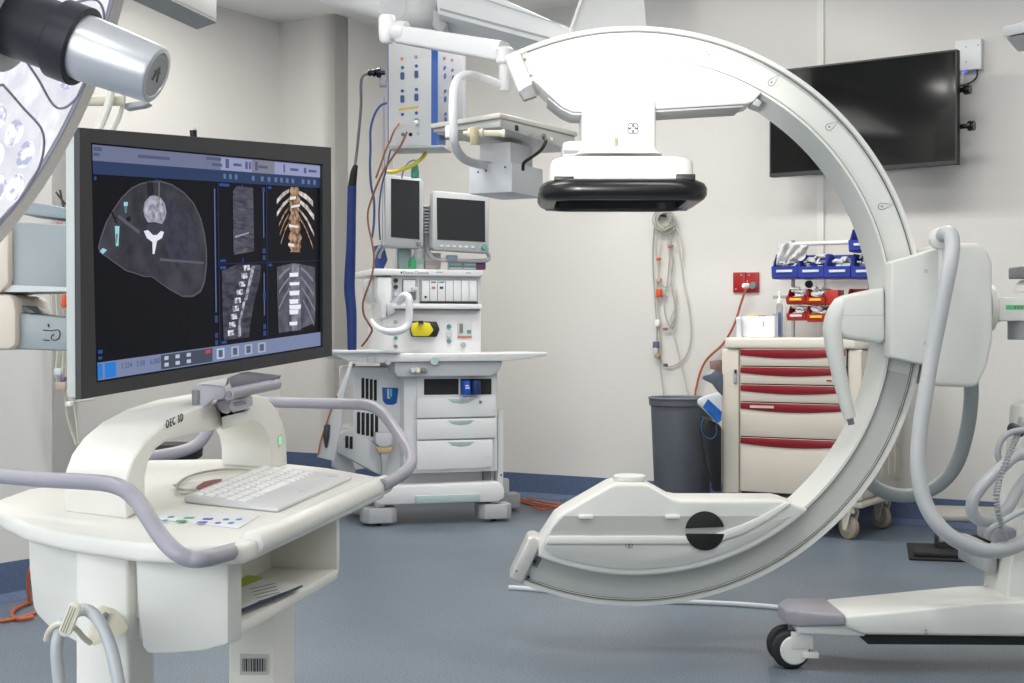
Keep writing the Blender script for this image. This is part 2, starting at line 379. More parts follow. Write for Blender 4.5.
    for sx in (-1, 1): MB(FC).box((xd+sx*.200, yc+.12, zc-.0305), (xd+sx*.225, yc+.16, zc-.026)).build('bumper_pad', mgrey, o, bevel=.002)
    m = MB(FC)
    m.box((xd-.208, yc-.213, zc+.028), (xd-.150, yc-.19, zc+.040)); m.build('bumper_latch', dark, o, bevel=.002); m = MB(FC); m.box((xd+.150, yc-.216, zc+.028), (xd+.206, yc-.19, zc+.046)); m.build('bumper_latch', dark, o, bevel=.002)
    # collar ring on the neck
    m = MB(FC); zr = z(151, 4.4); m.loft([rr(xc-.006, yc, hx+.055, .15, .08, zr-.022), rr(xc-.006, yc, hx+.058, .152, .08, zr), rr(xc-.006, yc, hx+.052, .148, .08, zr+.024)][:3]) if 0 else None
    m = MB(FC); m.prism([V((x, y, zr-.012)) for x, y in rpoly(xc-hx-.055, yc-.05, xc-hx+.05, yc+.17, .04)], (0, 0, .045)); m.build('collar', mat('collar_lavender', (214, 212, 220), .4), o, bevel=.006)
    m = MB(FC); h = FC.hit(568, 152, yc-.06); m.box((h.x-.012, yc-.055, zr-.006), (h.x+.045, yc-.048, zr+.004)); m.build('collar_slot', mgrey, o)
    m = MB(FC); h = FC.hit(616, 142, yc-.126); m.box((h.x-.005, h.y-.003, h.z-.012), (h.x+.006, h.y+.004, h.z+.012)); m.build('catch', mat('bronze', (150, 128, 112), .5), o, bevel=.002)
    # round maker's monogram on the neck
    h = FC.hit(633, 128.5, yc-.1255); m = MB(FC); r0 = .0205
    for kk in range(4):
        t = R(45+90*kk); cc = V((h.x+math.cos(t)*.0095, h.y, h.z+math.sin(t)*.0095))
        m.tube([cc+V((.0088*math.cos(q), -.0008, .0088*math.sin(q))) for q in [t+R(-150+300*i/14) for i in range(15)]], .0015, 5, smooth=False)
    m.tube([V((h.x, h.y-.0008, h.z)), V((h.x+.003, h.y-.0008, h.z+.006)), V((h.x+.008, h.y-.0008, h.z+.006))], .0009, 5)
    m.build('round_monogram', mat('monogram_blue', (48, 60, 86), .5), o)
    m = MB(FC); h = FC.hit(631, 141, yc-.1255); m.tube([h+V((-.006, 0, .006)), h+V((-.005, 0, -.004)), h+V((.004, 0, -.005)), h+V((.006, 0, .006))], .0007, 5); m.build('index_mark', inkl, o)
    # lower housing with the X-ray tube
    yf = -.06
    B = [V((r.x, yf, r.z)) for r in arc(.7775, 0, ang_px(800, 502), ang_px(541, 547), 40)]
    up = [FC.hit(x, y, yf) for x, y in ((539, 544), (550, 527), (556, 518), (563, 513), (611, 485.5), (618, 484), (643, 484), (650, 486), (673, 499), (681, 500.5), (782, 500.5), (790, 502.5))]
    m = MB(FC); m.prism(B+up, (0, .21, 0)); m.build('tube_housing', carm_w, o, bevel=.010, seg=3)
    m = MB(FC); m.ppx([(564, 516), (761, 516), (740, 528), (715, 534.5), (695, 536), (549, 536), (553, 528)], yf-.0012, yf+.004); m.build('recessed_grey_panel', mat('panel_band_grey', (186, 187, 182), .45), o)  # grey band across the tube housing
    m = MB(FC); m.ppx([(549, 536), (695, 536), (715, 534), (742, 525), (764, 515), (785, 503), (792, 503), (768, 520), (745, 533), (718, 542), (697, 544), (546, 544)], yf-.009, yf+.004); m.build('raised_rib', mat('rib_white', (225, 227, 222), .4), o, bevel=.003)
    A0, A1 = ang_px(549, 553), ang_px(790, 514)
    outer = [V((p.x, yf-.004, p.z)) for p in arc(.757, 0, ang_px(789, 514), ang_px(551, 556), 36)]
    inner = [FC.hit(x, y, yf-.004) for x, y in ((546, 549), (545, 545), (697, 545), (718, 543), (746, 534), (770, 521))]
    m = MB(FC); m.prism(outer+inner, (0, .01, 0)); m.build('lower_panel', carm_g, o, bevel=.002)
    h = FC.hit(705, 531, yf-.010); m = MB(FC)
    for s_, (lo, hi) in enumerate(((12, 172), (188, 352))):
        pts = [V((h.x+.0585*math.cos(R(lo+(hi-lo)*k/24)), h.y, h.z+.0585*math.sin(R(lo+(hi-lo)*k/24)))) for k in range(25)]
        m = MB(FC); m.prism(pts, (0, .006, 0)); m.build('black_half_disc', blackm, o, bevel=.0015)
    m = MB(FC)
    for px in (586, 673):
        h = FC.hit(px, 517, yf-.012); m = MB(FC); m.box((h.x-.022, h.y, h.z-.006), (h.x+.022, h.y+.012, h.z+.006)); m.build('white_clip', mat('clip_white', (238, 240, 236), .35), o, bevel=.004)
    m = MB(FC); h = FC.hit(629, 545, yf-.0055); m.tube([h+V((.011*math.cos(R(q)), 0, .009*math.sin(R(q)))) for q in range(0, 361, 30)], .0007, 5, smooth=False)
    m.tube([h+V((-.007, 0, .003)), h+V((.007, 0, .003))], .0007, 4, smooth=False); m.tube([h+V((0, 0, -.009)), h+V((0, 0, .010))], .0007, 4, smooth=False); m.tube([h+V((-.004, 0, -.002)), h+V((.004, 0, -.002))], .0007, 4, smooth=False); m.build('centre_mark', ink, o)
    h = FC.hit(629.5, 478, yf+.11); m = MB(FC); m.lathe((h.x, h.y, h.z-.012), (0, 0, 1), [(0, .030), (.006, .049), (.018, .050), (.022, .046)], 32); m.build('tube_cap', carm_w, o)
    # support carriage on the right
    yc0 = -.10
    m = MB(FC); m.ppx([(891.5, 263), (894, 260.5), (945, 246), (952, 246), (952, 366), (945, 368), (916, 363), (891.5, 357.5)], yc0, -.001); m.build('carriage_sleeve', carm_w, o, bevel=.006, seg=3)
    m = MB(FC); m.ppx([(940, 243), (978, 243), (987, 248), (993, 262), (993.5, 340), (988, 365), (979, 384), (974, 387.5), (937, 386.5), (932, 378), (935, 366), (940, 330)], yc0-.02, .2); m.build('carriage_housing', carm_w, o, bevel=.03, seg=4)
    for px, py in ((926, 271), (926, 343)):
        m = MB(FC); h = FC.hit(px, py, yc0); m.lathe(h+V((0, .001, 0)), (0, -1, 0), [(0, .007), (.0018, .0065)], 14); m.build('screw_cap', carm_g, o)
    # grip on the inside of the C
    m = MB(FC); m.ppx([(838, 306), (843, 298), (850, 294.5), (885, 287), (886, 342), (880, 343), (851, 339), (845, 337), (839, 331)], -.03, .10); m.build('grip_bracket', carm_w, o, bevel=.012, seg=3)
    m = MB(FC); m.bpx(842, 315, 884, 315.8, -.0304, -.02); m.build('bracket_seam', carm_g, o)
    pp = [FC.hit(x, y, -.005) for x, y in ((850, 302), (841, 306), (836, 315), (833, 328), (834, 345), (838, 368), (844, 395), (850, 418))]
    m = MB(FC); m.tube(pp, [.016, .026, .031, .031, .028, .024, .021, .019], 16); m.build('grip_handle', carm_w, o)
    h = pp[-1]; m = MB(FC); m.cyl(h, h+V((.004, 0, -.02)), .010, 12); m.build('grip_tip', mgrey, o)
    # horizontal arm to the column
    h0, h1 = FC.hit(993, 285, .02), FC.hit(993, 330, .02); zc_ = (h0.z+h1.z)/2
    m = MB(FC); m.lathe((h0.x-.01, .06, zc_), (1, 0, 0), [(0, .072), (.018, .072), (.028, .05), (.04, .045)], 32); m.build('arm_flange', carm_w, o)
    q0, q1 = FC.hit(999, 297, -.0), FC.hit(1060, 321, -.0)
    m = MB(FC); m.box((q0.x, 0, q1.z), (q1.x+.2, .14, q0.z)); m.build('cross_arm', carm_w, o, bevel=.006)
    g0, g1 = FC.hit(1006, 305, -.001), FC.hit(1034, 309.5, -.001); m = MB(FC)
    m.box((g0.x, -.0015, g1.z), (g1.x, .002, g0.z)); m.build('green_scale', mat('scale_green', (96, 190, 130), .5), o)
    m = MB(FC); 
    for k in range(3): m.box((g0.x+.026+k*.010, -.0022, g1.z+.002), (g0.x+.030+k*.010, -.001, g0.z-.002))
    m.build('scale_mark', inkl, o)
    m = MB(FC); h = FC.hit(1022, 330, .02); m.cyl((h.x+.02, .07, h.z-.03), (h.x+.02, .07, h.z+.03), .045, 24); m.build('arm_clamp', grey, o, bevel=.004)
    m = MB(FC); h = FC.hit(1026, 273, .02); m.box((h.x-.02, .02, h.z-.015), (h.x+.09, .12, h.z+.02)); m.build('arm_lock', mgrey, o, bevel=.004)
    m = MB(FC); h = FC.hit(1030, 288, .02); m.lathe((h.x+.02, .07, h.z-.01), (0, 0, 1), [(0, .05), (.02, .046), (.035, .03)], 24); m.build('arm_cap', carm_w, o)
    # column and base
    m = MB(); f = [P(1013, 424, 4.30), P(1090, 424, 4.30), P(1090, 560, 4.30), P(1004, 530, 4.30)]
    x = lambda px, D: (px-512)*D/FOC
    lv = [(986, .17, 4.12, 4.34), (990, .27, 4.14, 4.34), (1004, .42, 4.16, 4.36), (1015, .62, 4.18, 4.38), (1019, .74, 4.20, 4.38), (1060, .80, 4.2, 4.38), (1070, 1.0, 4.2, 4.38)]
    m = MB(); m.loft([[V((x(a, 4.3), y0, zz_)), V((2.05, y0, zz_)), V((2.05, y1, zz_)), V((x(a, 4.3), y1, zz_))] for a, zz_, y0, y1 in lv])
    m.build('column', carm_w, o, bevel=.008, seg=3)
    m = MB(); m.box((x(978, 4.3), 4.16, z(544, 4.16)), (x(1012, 4.2), 4.32, z(528, 4.16))); m.build('column_collar', lav, o, bevel=.012, seg=3)
    m = MB(); m.box((x(978, 4.3), 4.22, z(572, 4.25)), (x(1000, 4.2), 4.5, z(547, 4.2))); m.build('cable_box', grey, o, bevel=.008)
    for Dn, D2 in ((4.05, 4.31),):
        m = MB()
        Fz = lambda px, py, D: P(px, py, D)
        lo = [Fz(844, 636, Dn), V((2.1, Dn, .10)), V((2.1, D2, .10)), V((Fz(844, 636, Dn).x, D2, Fz(844, 636, Dn).z))]
        zt0 = P(845, 616, Dn).z; zt1 = P(989, 602, Dn).z
        xa = P(845, 616, Dn).x; xb = P(989, 602, Dn).x
        m = MB(); m.prism([V((xa, Dn, P(844, 627, Dn).z)), V((xa+.05, Dn, .112)), V((2.1, Dn, .098)), V((2.1, Dn, zt1+.02)), V((xb, Dn, zt1)), V((xa, Dn, zt0))], (0, D2-Dn, 0))
        m.build('base_leg', carm_w, o, bevel=.010, seg=3)
        xt = P(783, 612, Dn+.1).x
        def sect(xx, y0, y1, z0, z1): return [V((xx, y0, z0)), V((xx, y1, z0)), V((xx, y1, z1)), V((xx, y0, z1))]
        m = MB(); m.loft([sect(xt, Dn+.075, D2-.075, z(623, 4.15), z(609, 4.15)+.001), sect(xt+.03, Dn+.03, D2-.03, z(626, 4.1), z(603, 4.2)), sect(xa+.001, Dn-.004, D2+.004, P(844, 626, Dn).z, zt0+.004)])
        m.build('leg_bumper', mat('bumper_lavender', (150, 148, 156), .45), o, bevel=.008, seg=3)
        m = MB(); m.loft([sect(xt+.03, Dn+.04, D2-.04, z(633, 4.1), z(625, 4.1)), sect(xa+.06, Dn+.01, D2-.01, .105, P(844, 627, Dn).z+.004)]); m.build('leg_underside', carm_w, o, bevel=.006)
        m = MB(); q = P(857, 637, Dn+.02); q2 = P(868, 646, Dn+.02); m.prism([V((q.x, Dn+.02, .112)), V((q2.x, Dn+.02, .082)), V((2.1, Dn+.02, .076)), V((2.1, Dn+.02, .11))], (0, .2, 0)); m.build('floor_guard', blackm, o)
        h = P(926, 634, Dn-.001); m = MB(); m.tube([h+V((-.006, 0, .01)), h+V((.006, 0, .01))], .0007, 4, smooth=False); m.tube([h+V((0, 0, .018)), h+V((0, 0, -.002))], .0007, 4, smooth=False); m.tube([h+V((-.005, 0, .004)), h+V((0, 0, -.003)), h+V((.005, 0, .004))], .0007, 4, smooth=False); m.build('centre_arrow', inkl, o)
    def caster(cx, cy, parent, r=.056, w_=.026, gap=.062, yaw=0):
        ca, sa = math.cos(yaw), math.sin(yaw)
        for s in (-1, 1):
            ax = V((sa, -ca, 0))*(-1); c0 = V((cx, cy, r))+ax*(s*gap/2)
            m = MB(); m.lathe(c0-ax*w_/2, ax, [(0, r*.78), (.002, r*.92), (.006, r*.985), (w_/2, r), (w_-.006, r*.985), (w_-.002, r*.92), (w_, r*.78)], 36); wh = m.build('wheel', rubber, parent)
            m = MB(); m.lathe(c0-ax*(w_/2+.001), ax, [(0, r*.55), (w_+.002, r*.55)], 24)
            m.build('hub', mgrey, wh)
        return V((cx, cy, r))
    cc = P(785, 652, 4.12); 
    caster(cc.x+.018, 4.17, o, r=.055, gap=.082)
    m = MB(); cx = cc.x+.018; ax = V((0, 1, 0))
    m.lathe((cx+.008, 4.17-.041-.020, .055), (0, 1, 0), [(0, .038), (.003, .041), (.010, .041)], 28); m.box((cx-.002, 4.106, .06), (cx+.06, 4.125, .108)); m.box((cx+.03, 4.104, .034), (cx+.075, 4.128, .052))
    m.build('caster_cover', carm_w, o, bevel=.004)
    m = MB(); m.cyl((cx+.02, 4.18, .07), (cx+.02, 4.18, .125), .018); m.build('caster_stem', mgrey, o)
    for (qx, qy) in ((2.02, 4.16), (2.02, 4.62), (1.4, 4.78)): 
        caster(qx, qy, o, r=.05, gap=.06) if qx > 2 else None
    # ring hub: flexible hoses
    m = MB(); q = [P(*t) for t in ((941, 239, 4.22), (944, 234, 4.18), (949, 233, 4.14), (952, 239, 4.12), (952, 252, 4.10), (948, 275, 4.08), (941, 310, 4.08), (933, 350, 4.08), (926, 390, 4.06), (920, 430, 4.04), (918, 465, 4.02), (924, 500, 4.00), (940, 527, 3.98), (962, 543, 3.98), (988, 551, 4.0), (1015, 546, 4.05), (1045, 530, 4.12))]
    m.tube(q, .0215, 18); hz = m.build('hose', hose_m, o)
    m = MB(); m.cyl(P(939, 239, 4.26), P(941.5, 238, 4.19), .032, 24); m.build('hose_socket', carm_w, o, bevel=.004)
    m = MB(); q = [P(*t) for t in ((971, 380, 4.62), (971, 400, 4.66), (967, 430, 4.72), (957, 463, 4.78), (940, 484, 4.82), (918, 494, 4.84), (896, 495, 4.84), (878, 489, 4.82), (866, 478, 4.80), (858, 465, 4.78))]
    m.tube(q, .0235, 18); m.build('hose', mat('hose_rear', (160, 167, 170), .42), o)
    m = MB(); q = [P(*t) for t in ((1040, 455, 4.1), (1018, 455, 4.08), (1002, 467, 4.05), (984, 484, 4.03), (973, 500, 4.03), (973, 514, 4.04), (983, 521, 4.06), (996, 519, 4.08), (1008, 507, 4.1), (1018, 490, 4.12), (1030, 475, 4.14), (1050, 460, 4.15))]
    m.tube(q, .017, 16); m.build('hose', hose_m, o)
    m = MB(); q = [P(*t) for t in ((1045, 428, 4.1), (1022, 430, 4.1), (1008, 434, 4.1), (1000, 443, 4.1), (998, 455, 4.1), (1002, 466, 4.1))]
    m.tube(q, .009, 12); m.build('hose', mgrey if 0 else grey, o)
    m = MB(); q = [P(*t) for t in ((1050, 500, 4.05), (1020, 512, 4.02), (1000, 523, 4.0), (990, 530, 4.02), (987, 536, 4.08))]
    m.tube(q, .009, 12); m.build('hose', hose_m, o)
    # coiled lead
    path = [P(*t) for t in ((1019, 432, 4.12), (1013, 445, 4.08), (1006, 462, 4.04), (999, 480, 4.0), (996, 496, 3.98), (998, 512, 3.98), (1002, 528, 4.0), (1006, 541, 4.04))]
    pts = []; n = 190
    for i in range(n+1):
        t = i/n*(len(path)-1); j = min(int(t), len(path)-2); c = path[j].lerp(path[j+1], t-j); a = i*2*math.pi/5
        d = (path[j+1]-path[j]).normalized(); s1 = d.cross(V((0, 1, 0))).normalized(); s2 = d.cross(s1)
        pts.append(c+s1*.0075*math.cos(a)+s2*.0075*math.sin(a))
    m = MB(); m.tube(pts, .0026, 6, smooth=False); m.build('coiled_lead', grey, o)
    m = MB(); m.cyl(P(1012, 428, 4.16), P(1020, 432, 4.12), .016, 16); m.build('plug', dark, o)
    m = MB(); m.cyl(P(1020, 424, 4.2), P(1030, 424, 4.2), .022, 16); m.build('plug', grey, o)
    return o
carm()
# ---------------------------------------------------------------- viewing workstation cart in the left foreground
ZD = .70
def plane_hit(px, py, o, n):
    d = V(((px-512)/FOC, 1, -(py-HOR)/FOC)); c = V((0, 0, H)); return c+d*((V(o)-c).dot(V(n))/d.dot(V(n)))
def workstation():
    o = thing('viewing_workstation', 'white medical imaging workstation cart with a big monitor showing spine scans, in the left foreground', 'medical workstation', (-.5, 2.2, 0))
    D_ = lambda px, py: RZ(px, py, ZD)
    out = [D_(*t) for t in ((384, 484.5), (262, 538), (246, 544.5), (200, 546), (138, 543), (69, 533.5), (27, 524.5), (5, 515), (-8, 507), (-4, 500), (27, 489), (64, 484.5), (100, 472), (148, 460), (220, 459), (288, 463.5), (330, 468), (378, 476.5), (385, 480))]
    m = MB(); m.prism(out, (0, 0, -.024)); m.build('desktop', cart_w, o, bevel=.007, seg=3)
    m = MB(); m.tube([RZ(251, 544.5, .694), RZ(385, 484, .694)], .0158, 18, smooth=False); m.build('front_rail', cart_w, o, bevel=.003)
    # tubular handles
    m = MB(); m.tube([P(*t) for t in ((-60, 470, 2.1), (-30, 474, 2.0), (0, 476, 1.93), (40, 479.5, 1.86), (80, 481.5, 1.79), (108, 484, 1.74), (125, 490, 1.71), (138, 502, 1.69), (150, 520, 1.66), (162, 538, 1.64), (176, 552, 1.62), (190, 558.5, 1.62), (205, 558.5, 1.63), (225, 553.5, 1.71), (243, 548, 1.775), (258, 541, 1.815))], .0100, 18); m.build('handle', lav, o)
    m = MB(); m.tube([P(*t) for t in ((262, 402, 2.98), (300, 403, 2.92), (345, 404, 2.82), (368, 405.5, 2.76), (381, 412, 2.72), (392, 425, 2.68), (403, 441, 2.62), (410, 453, 2.57), (411, 463, 2.53), (405, 472, 2.49), (395, 479, 2.46), (383, 485, 2.42))], .0105, 18); m.build('handle', lav, o)
    m = MB(); m.tube([P(*t) for t in ((120, 464, 3.0), (148, 457.5, 3.02), (178, 452, 3.05), (196, 445, 3.08), (206, 434, 3.1), (212, 420, 3.12))], .0125, 16); m.build('handle', lav, o)
    # arch that carries the monitor
    A0, A1 = RZ(127, 519, ZD), RZ(287.5, 464, ZD); e = (A1-A0).normalized(); n = V((e.y, -e.x, 0))
    hit = lambda px, py, off=0: plane_hit(px, py, A0+n*off, n)
    outer = [(127, 520.5), (126, 498), (128, 476), (134, 458), (145, 441), (162, 425), (185, 411.5), (212, 402), (240, 396.5), (256, 394), (266, 397), (276, 407), (283, 421), (286.5, 436), (287.5, 466)]
    inner = [(272.5, 469.5), (272, 452), (270, 440), (265, 430.5), (258, 424), (249, 421), (233, 424.5), (217, 430), (198, 433), (183, 436.5), (168, 441), (157, 449), (149, 462), (145.5, 478), (146, 508)]
    back = V((-.112, .085, 0))
    m = MB(); m.prism([hit(*q) for q in outer+inner], back); m.build('monitor_arch', cart_w, o, bevel=.006, seg=3)
    # lit power button
    h = hit(279, 440.5, .0); m = MB(); m.lathe(h+n*.0005-n*.001, n, [(0, .013), (.003, .012)], 20); pb = m.build('power_button', mat('button_ring', (196, 206, 196), .4), o)
    m = MB(); m.lathe(h+n*.002, n, [(0, .0085), (.001, .008)], 18); m.build('green_lamp', mat('green_lamp', (120, 225, 160), .4, emit=.7), pb)
    # name on the arch
    a, b = hit(166, 428.5, .0006), hit(188, 418.5, .0006); up = hit(166, 414, .0006)-a
    t = text('OEC 3D', 'lettering', a, b-a, up, (up.length)*.80, ink, o, bold=.0001)
    L = (b-a).length; wd = max(v.co.x for v in t.data.vertices) - min(v.co.x for v in t.data.vertices)
    # small plate inside the far leg
    h = plane_hit(241, 444, hit(272, 445)+back, n)
    m = MB(); q = P(241, 444, 2.73); m.box(q+V((-.008, -.001, -.005)), q+V((.008, .001, .005)))
    # shelf body under the desk
    bx = [V((-.345, 1.77, 0)), V((-.266, 2.243, 0))]; fe = (bx[1]-bx[0]).normalized(); fn = V((fe.y, -fe.x, 0))
    SD = .118
    L = (bx[1]-bx[0]).length; z0, z1 = .574, .677; t_ = .016
    def panel(s0, s1, za, zb, d0, d1, name, mt, bev=.003):
        p = [bx[0]+fe*s0-fn*d0, bx[0]+fe*s1-fn*d0, bx[0]+fe*s1-fn*d1, bx[0]+fe*s0-fn*d1]
        m = MB(); m.prism([q+Z*za for q in p], (0, 0, zb-za)); return m.build(name, mt, o, bevel=bev)
    panel(0, L, z0, z0+t_, 0, SD, 'shelf_floor', cart_w); panel(0, L, z1-.012, z1, .006, SD, 'shelf_top', cart_w)
    panel(0, t_*1.1, z0, z1, 0, SD, 'shelf_side', cart_w); panel(L-t_, L, z0, z1, 0, SD, 'shelf_side', cart_w); panel(0, L, z0, z1, SD-.012, SD, 'shelf_back', cart_w)
    # side casing
    sA = V((-.345, 1.768, 0)); sB = V((-.462, 1.786, 0))
    prof = [P(134.5, 545, 1.782), P(137, 600, 1.782), P(142, 646, 1.782), P(147, 653.5, 1.782), P(170, 653.5, 1.777), P(205, 650.5, 1.77), P(228, 644, 1.764), P(228, 548, 1.764)]
    m = MB(); m.prism(prof, (.012, .03, 0)); m.build('side_casing', mat('workstation_side', (216, 215, 207), .42), o, bevel=.003)
    prof = [P(27.5, 530, 1.98), P(29, 570, 1.98), P(33, 606, 1.98), P(36, 614, 1.975), P(50, 628, 1.955), P(74, 641, 1.9), P(100, 641, 1.9), P(100, 541, 1.88)]
    m = MB(); m.prism(prof, (.06, .55, 0)); m.build('side_casing', mat('workstation_side', (216, 215, 207), .42), o, bevel=.004)
    m = MB(); m.prism([V((-.548, 1.90, .585)), V((-.44, 1.84, .585)), V((-.42, 2.45, .585)), V((-.54, 2.55, .585))], (0, 0, .092)); m.build('casing_core', cart_w, o, bevel=.004)
    # legs
    m = MB(); m.prism([V((-.558, 1.852, .10)), V((-.4865, 1.842, .10)), V((-.474, 1.925, .10)), V((-.548, 1.935, .10))], (0, 0, .577)); m.build('leg', cart_w, o, bevel=.006, seg=3)
    m = MB(); m.prism([V((-.438, 2.24, .10)), V((-.368, 2.25, .10)), V((-.352, 2.354, .10)), V((-.424, 2.36, .10))], (0, 0, .475)); m.build('leg', cart_w, o, bevel=.005, seg=3)
    m = MB(); m.prism([V((-.72, 1.75, .07)), V((-.30, 1.70, .07)), V((-.24, 2.45, .07)), V((-.66, 2.5, .07))], (0, 0, .05)); m.build('base', cart_w, o, bevel=.012, seg=3)
    for x_, y_ in ((-.68, 1.8), (-.34, 1.76), (-.28, 2.38), (-.62, 2.43)):
        m = MB(); m.lathe((x_-.015, y_, .035), (1, 0, 0), [(0, .03), (.004, .035), (.026, .035), (.03, .03)], 24); m.build('caster', rubber, o)
    # bar code label
    bo, bq = V((-.438, 2.24, 0)), V((-.368, 2.25, 0)); bn = V((.01, -.07, 0)).normalized()
    hb = lambda px, py: plane_hit(px, py, bo+bn*.0012, bn)
    m = MB(); m.prism([hb(240, 654), hb(269, 654.5), hb(269, 675), hb(240, 675)], -bn*.001); lb = m.build('asset_label', mat('silver_label', (190, 190, 186), .5), o)
    m = MB(); random.seed(3); x_ = 242.5
    while x_ < 266:
        w_ = random.choice((.5, .8, 1.2, 1.6)); m.prism([hb(x_, 658.5)+bn*.0003, hb(x_+w_, 658.5)+bn*.0003, hb(x_+w_, 672)+bn*.0003, hb(x_, 671)+bn*.0003], -bn*.0002); x_ += w_+random.choice((.4, .7, .9))
    m.build('bar_code', ink, lb)
    # keypad of coloured touch keys
    kp = [D_(*q) for q in ((156, 519.5), (171, 511), (259, 516.5), (239, 529))]
    m = MB(); m.prism([p+Z*.0002 for p in kp], (0, 0, .0022)); kpd = m.build('control_panel', mat('panel_white', (232, 233, 234), .35), o, bevel=.0008)
    for (px, py, c) in ((165, 520.5, 'lblue'), (171, 517, 'green'), (181, 521, 'green'), (189, 518, 'green'), (202, 522.5, 'indigo'), (208, 519, 'indigo'), (218, 523, 'indigo'), (226, 519.5, 'indigo'), (231, 523, 'lblue'), (239, 519.5, 'lblue')):
        mm = {'lblue': mat('key_light_blue', (70, 150, 205), .4), 'green': mat('key_green', (70, 170, 110), .4), 'indigo': mat('key_indigo', (95, 95, 175), .4)}[c]
        p = RZ(px, py, ZD+.0026); wd = .0065 if c in ('green', 'indigo') and px in (181, 189, 202, 208) else .0035
        m = MB(); m.prism([V((x, y, p.z)) for x, y in rpoly(p.x-wd, p.y-.008, p.x+wd, p.y+.008, .003, 3)], (0, 0, .0006)); m.build('key', mm, kpd)
    # monitor
    TL, TR, BR, BL = P(79.5, 127.5, 2.186), P(331, 148, 2.858), P(332, 356, 2.858), P(81, 399, 2.186)
    mx = (TR-TL).normalized(); mn = mx.cross((TL-BL).normalized()).normalized()      # faces the lens
    if mn.y > 0: mn = -mn
    mz = mx.cross(-mn) if mx.cross(-mn).z > 0 else -mx.cross(-mn)
    mh = lambda px, py, off=0: plane_hit(px, py, TL+mn*off, mn)
    corner = [mh(79.5, 127.5), mh(331, 147.5), mh(332, 356), mh(81, 399.5)]
    sc = [mh(92.5, 143.5), mh(321, 164.5), mh(321, 346.5), mh(98.5, 381.5)]
    sc = [mh(92, 144), mh(320, 165), mh(320.5, 345.5), mh(97.5, 381)]
    # bezel as four bars so the glass sits inside it
    m = MB(); c = corner
    fr_in = [mh(91, 142.5), mh(322.5, 164), mh(323, 347), mh(96.5, 383)]
    for i in range(4):
        j = (i+1) % 4; m.prism([c[i], c[j], fr_in[j], fr_in[i]], -mn*.009)
    b_ = m.build('monitor', bezel, o)
    cs = [p-mn*.0091 for p in corner]; m = MB(); m.prism(cs, -mn*.002); m.build('monitor_shell', blackm, b_, bevel=.003)
    ctr = sum(corner, V())/4
    m = MB(); cc = [ctr+(p-ctr)*.992-mn*.0112 for p in corner]; m.prism(cc, -mn*.020); m.build('monitor_back', mat('monitor_back_white', (192, 196, 192), .45), b_, bevel=.004)
    m = MB(); m.prism([p-mn*.006 for p in fr_in], -mn*.0029); scr = m.build('screen', glow('screen_black', (11, 12, 20), 1), b_)
    h = P(203, 133, 2.5)-mn*.02; m = MB(); m.cyl(h-mz*.01, h+mz*.006, .0062, 16); m.build('sensor', blackm, b_)
    m = MB(); m.lathe(h+mz*.006, mz, [(0, .0062), (.003, .0055), (.005, .003)], 16); m.build('sensor_dome', mat('clear_dome', (205, 208, 206), .2), b_)
    # tilt bracket below
    def bp(pix, D, th, name, mt, bev=.002):
        m = MB(); m.prism([P(x, y, D) for x, y in pix], (-.006, th, 0)); return m.build(name, mt, o, bevel=bev)
    bp([(195, 384), (228, 377), (226, 386), (212, 389)], 2.42, .05, 'mount_wedge', mat('mount_white', (226, 224, 222), .4)); bp([(228, 378), (240, 373), (276, 377), (272, 382), (232, 390)], 2.42, .10, 'monitor_mount', mat('mount_dark', (112, 108, 114), .45))
    bp([(193, 389), (199, 385), (221, 387), (226, 394), (223, 399), (213, 400), (204, 408), (199, 415), (193, 413)], 2.30, .05, 'tilt_bracket', lav)
    bp([(194.5, 390), (199.5, 390), (198.5, 405), (195, 406)], 2.297, .004, 'bracket_slot', mgrey, .001)
    bp([(216, 401), (222, 398), (230, 402), (234, 408), (228, 414), (222, 413), (217, 407)], 2.34, .04, 'tilt_hinge', lav)
    bp([(230, 400), (252, 396), (253, 405), (246, 409), (233, 413), (228, 407)], 2.335, .03, 'tilt_hinge', lav)
    bp([(235, 403), (245, 400.5), (246, 404), (237, 406.5)], 2.332, .004, 'bracket_slot', mgrey, .001)
    m = MB(); m.tube([P(229, 394, 2.30), P(277, 384, 2.44)], .0092, 20, smooth=False); m.build('tilt_bar', lav, o, bevel=.001)
    d = (P(279, 385, 2.44)-P(229, 394.5, 2.30)).normalized(); h = P(229, 394.5, 2.30); m = MB(); m.cyl(h-d*.0012, h+d*.002, .006, 16); m.build('bar_socket', mgrey, o)
    bp([(219, 404), (222, 408), (222, 430), (249, 422.5), (249, 410), (246, 409), (222, 416)], 2.36, .05, 'hook_block', mat('block_white', (222, 220, 214), .4))
    # cable hook on the near leg
    pl = [P(90, 615, 1.84), P(100, 608, 1.84), P(113, 613, 1.835), P(122, 624, 1.83), P(127, 632, 1.80), P(108, 641, 1.77), P(92, 647, 1.76), P(86, 636, 1.79)]
    m = MB(); m.prism(pl, (0, .012, .004)); m.build('cable_hook', ivory, o, bevel=.003)
    m = MB(); m.prism([P(95, 622, 1.83), P(106, 612, 1.83), P(109, 614, 1.828), P(101, 627, 1.80)], (0, -.004, .001)); m.build('hook_slot', mgrey, o)
    m = MB(); m.tube([P(46, 640, 1.74), P(49, 631, 1.73), P(56, 625, 1.72), P(66, 624, 1.72), P(76, 629, 1.73), P(83, 637, 1.74), P(90, 643, 1.76)], .0035, 10); m.build('hook_wire', ivory, o)
    # monitor contents are children of the screen
    scan_screen(mh, scr, mn)
    return o
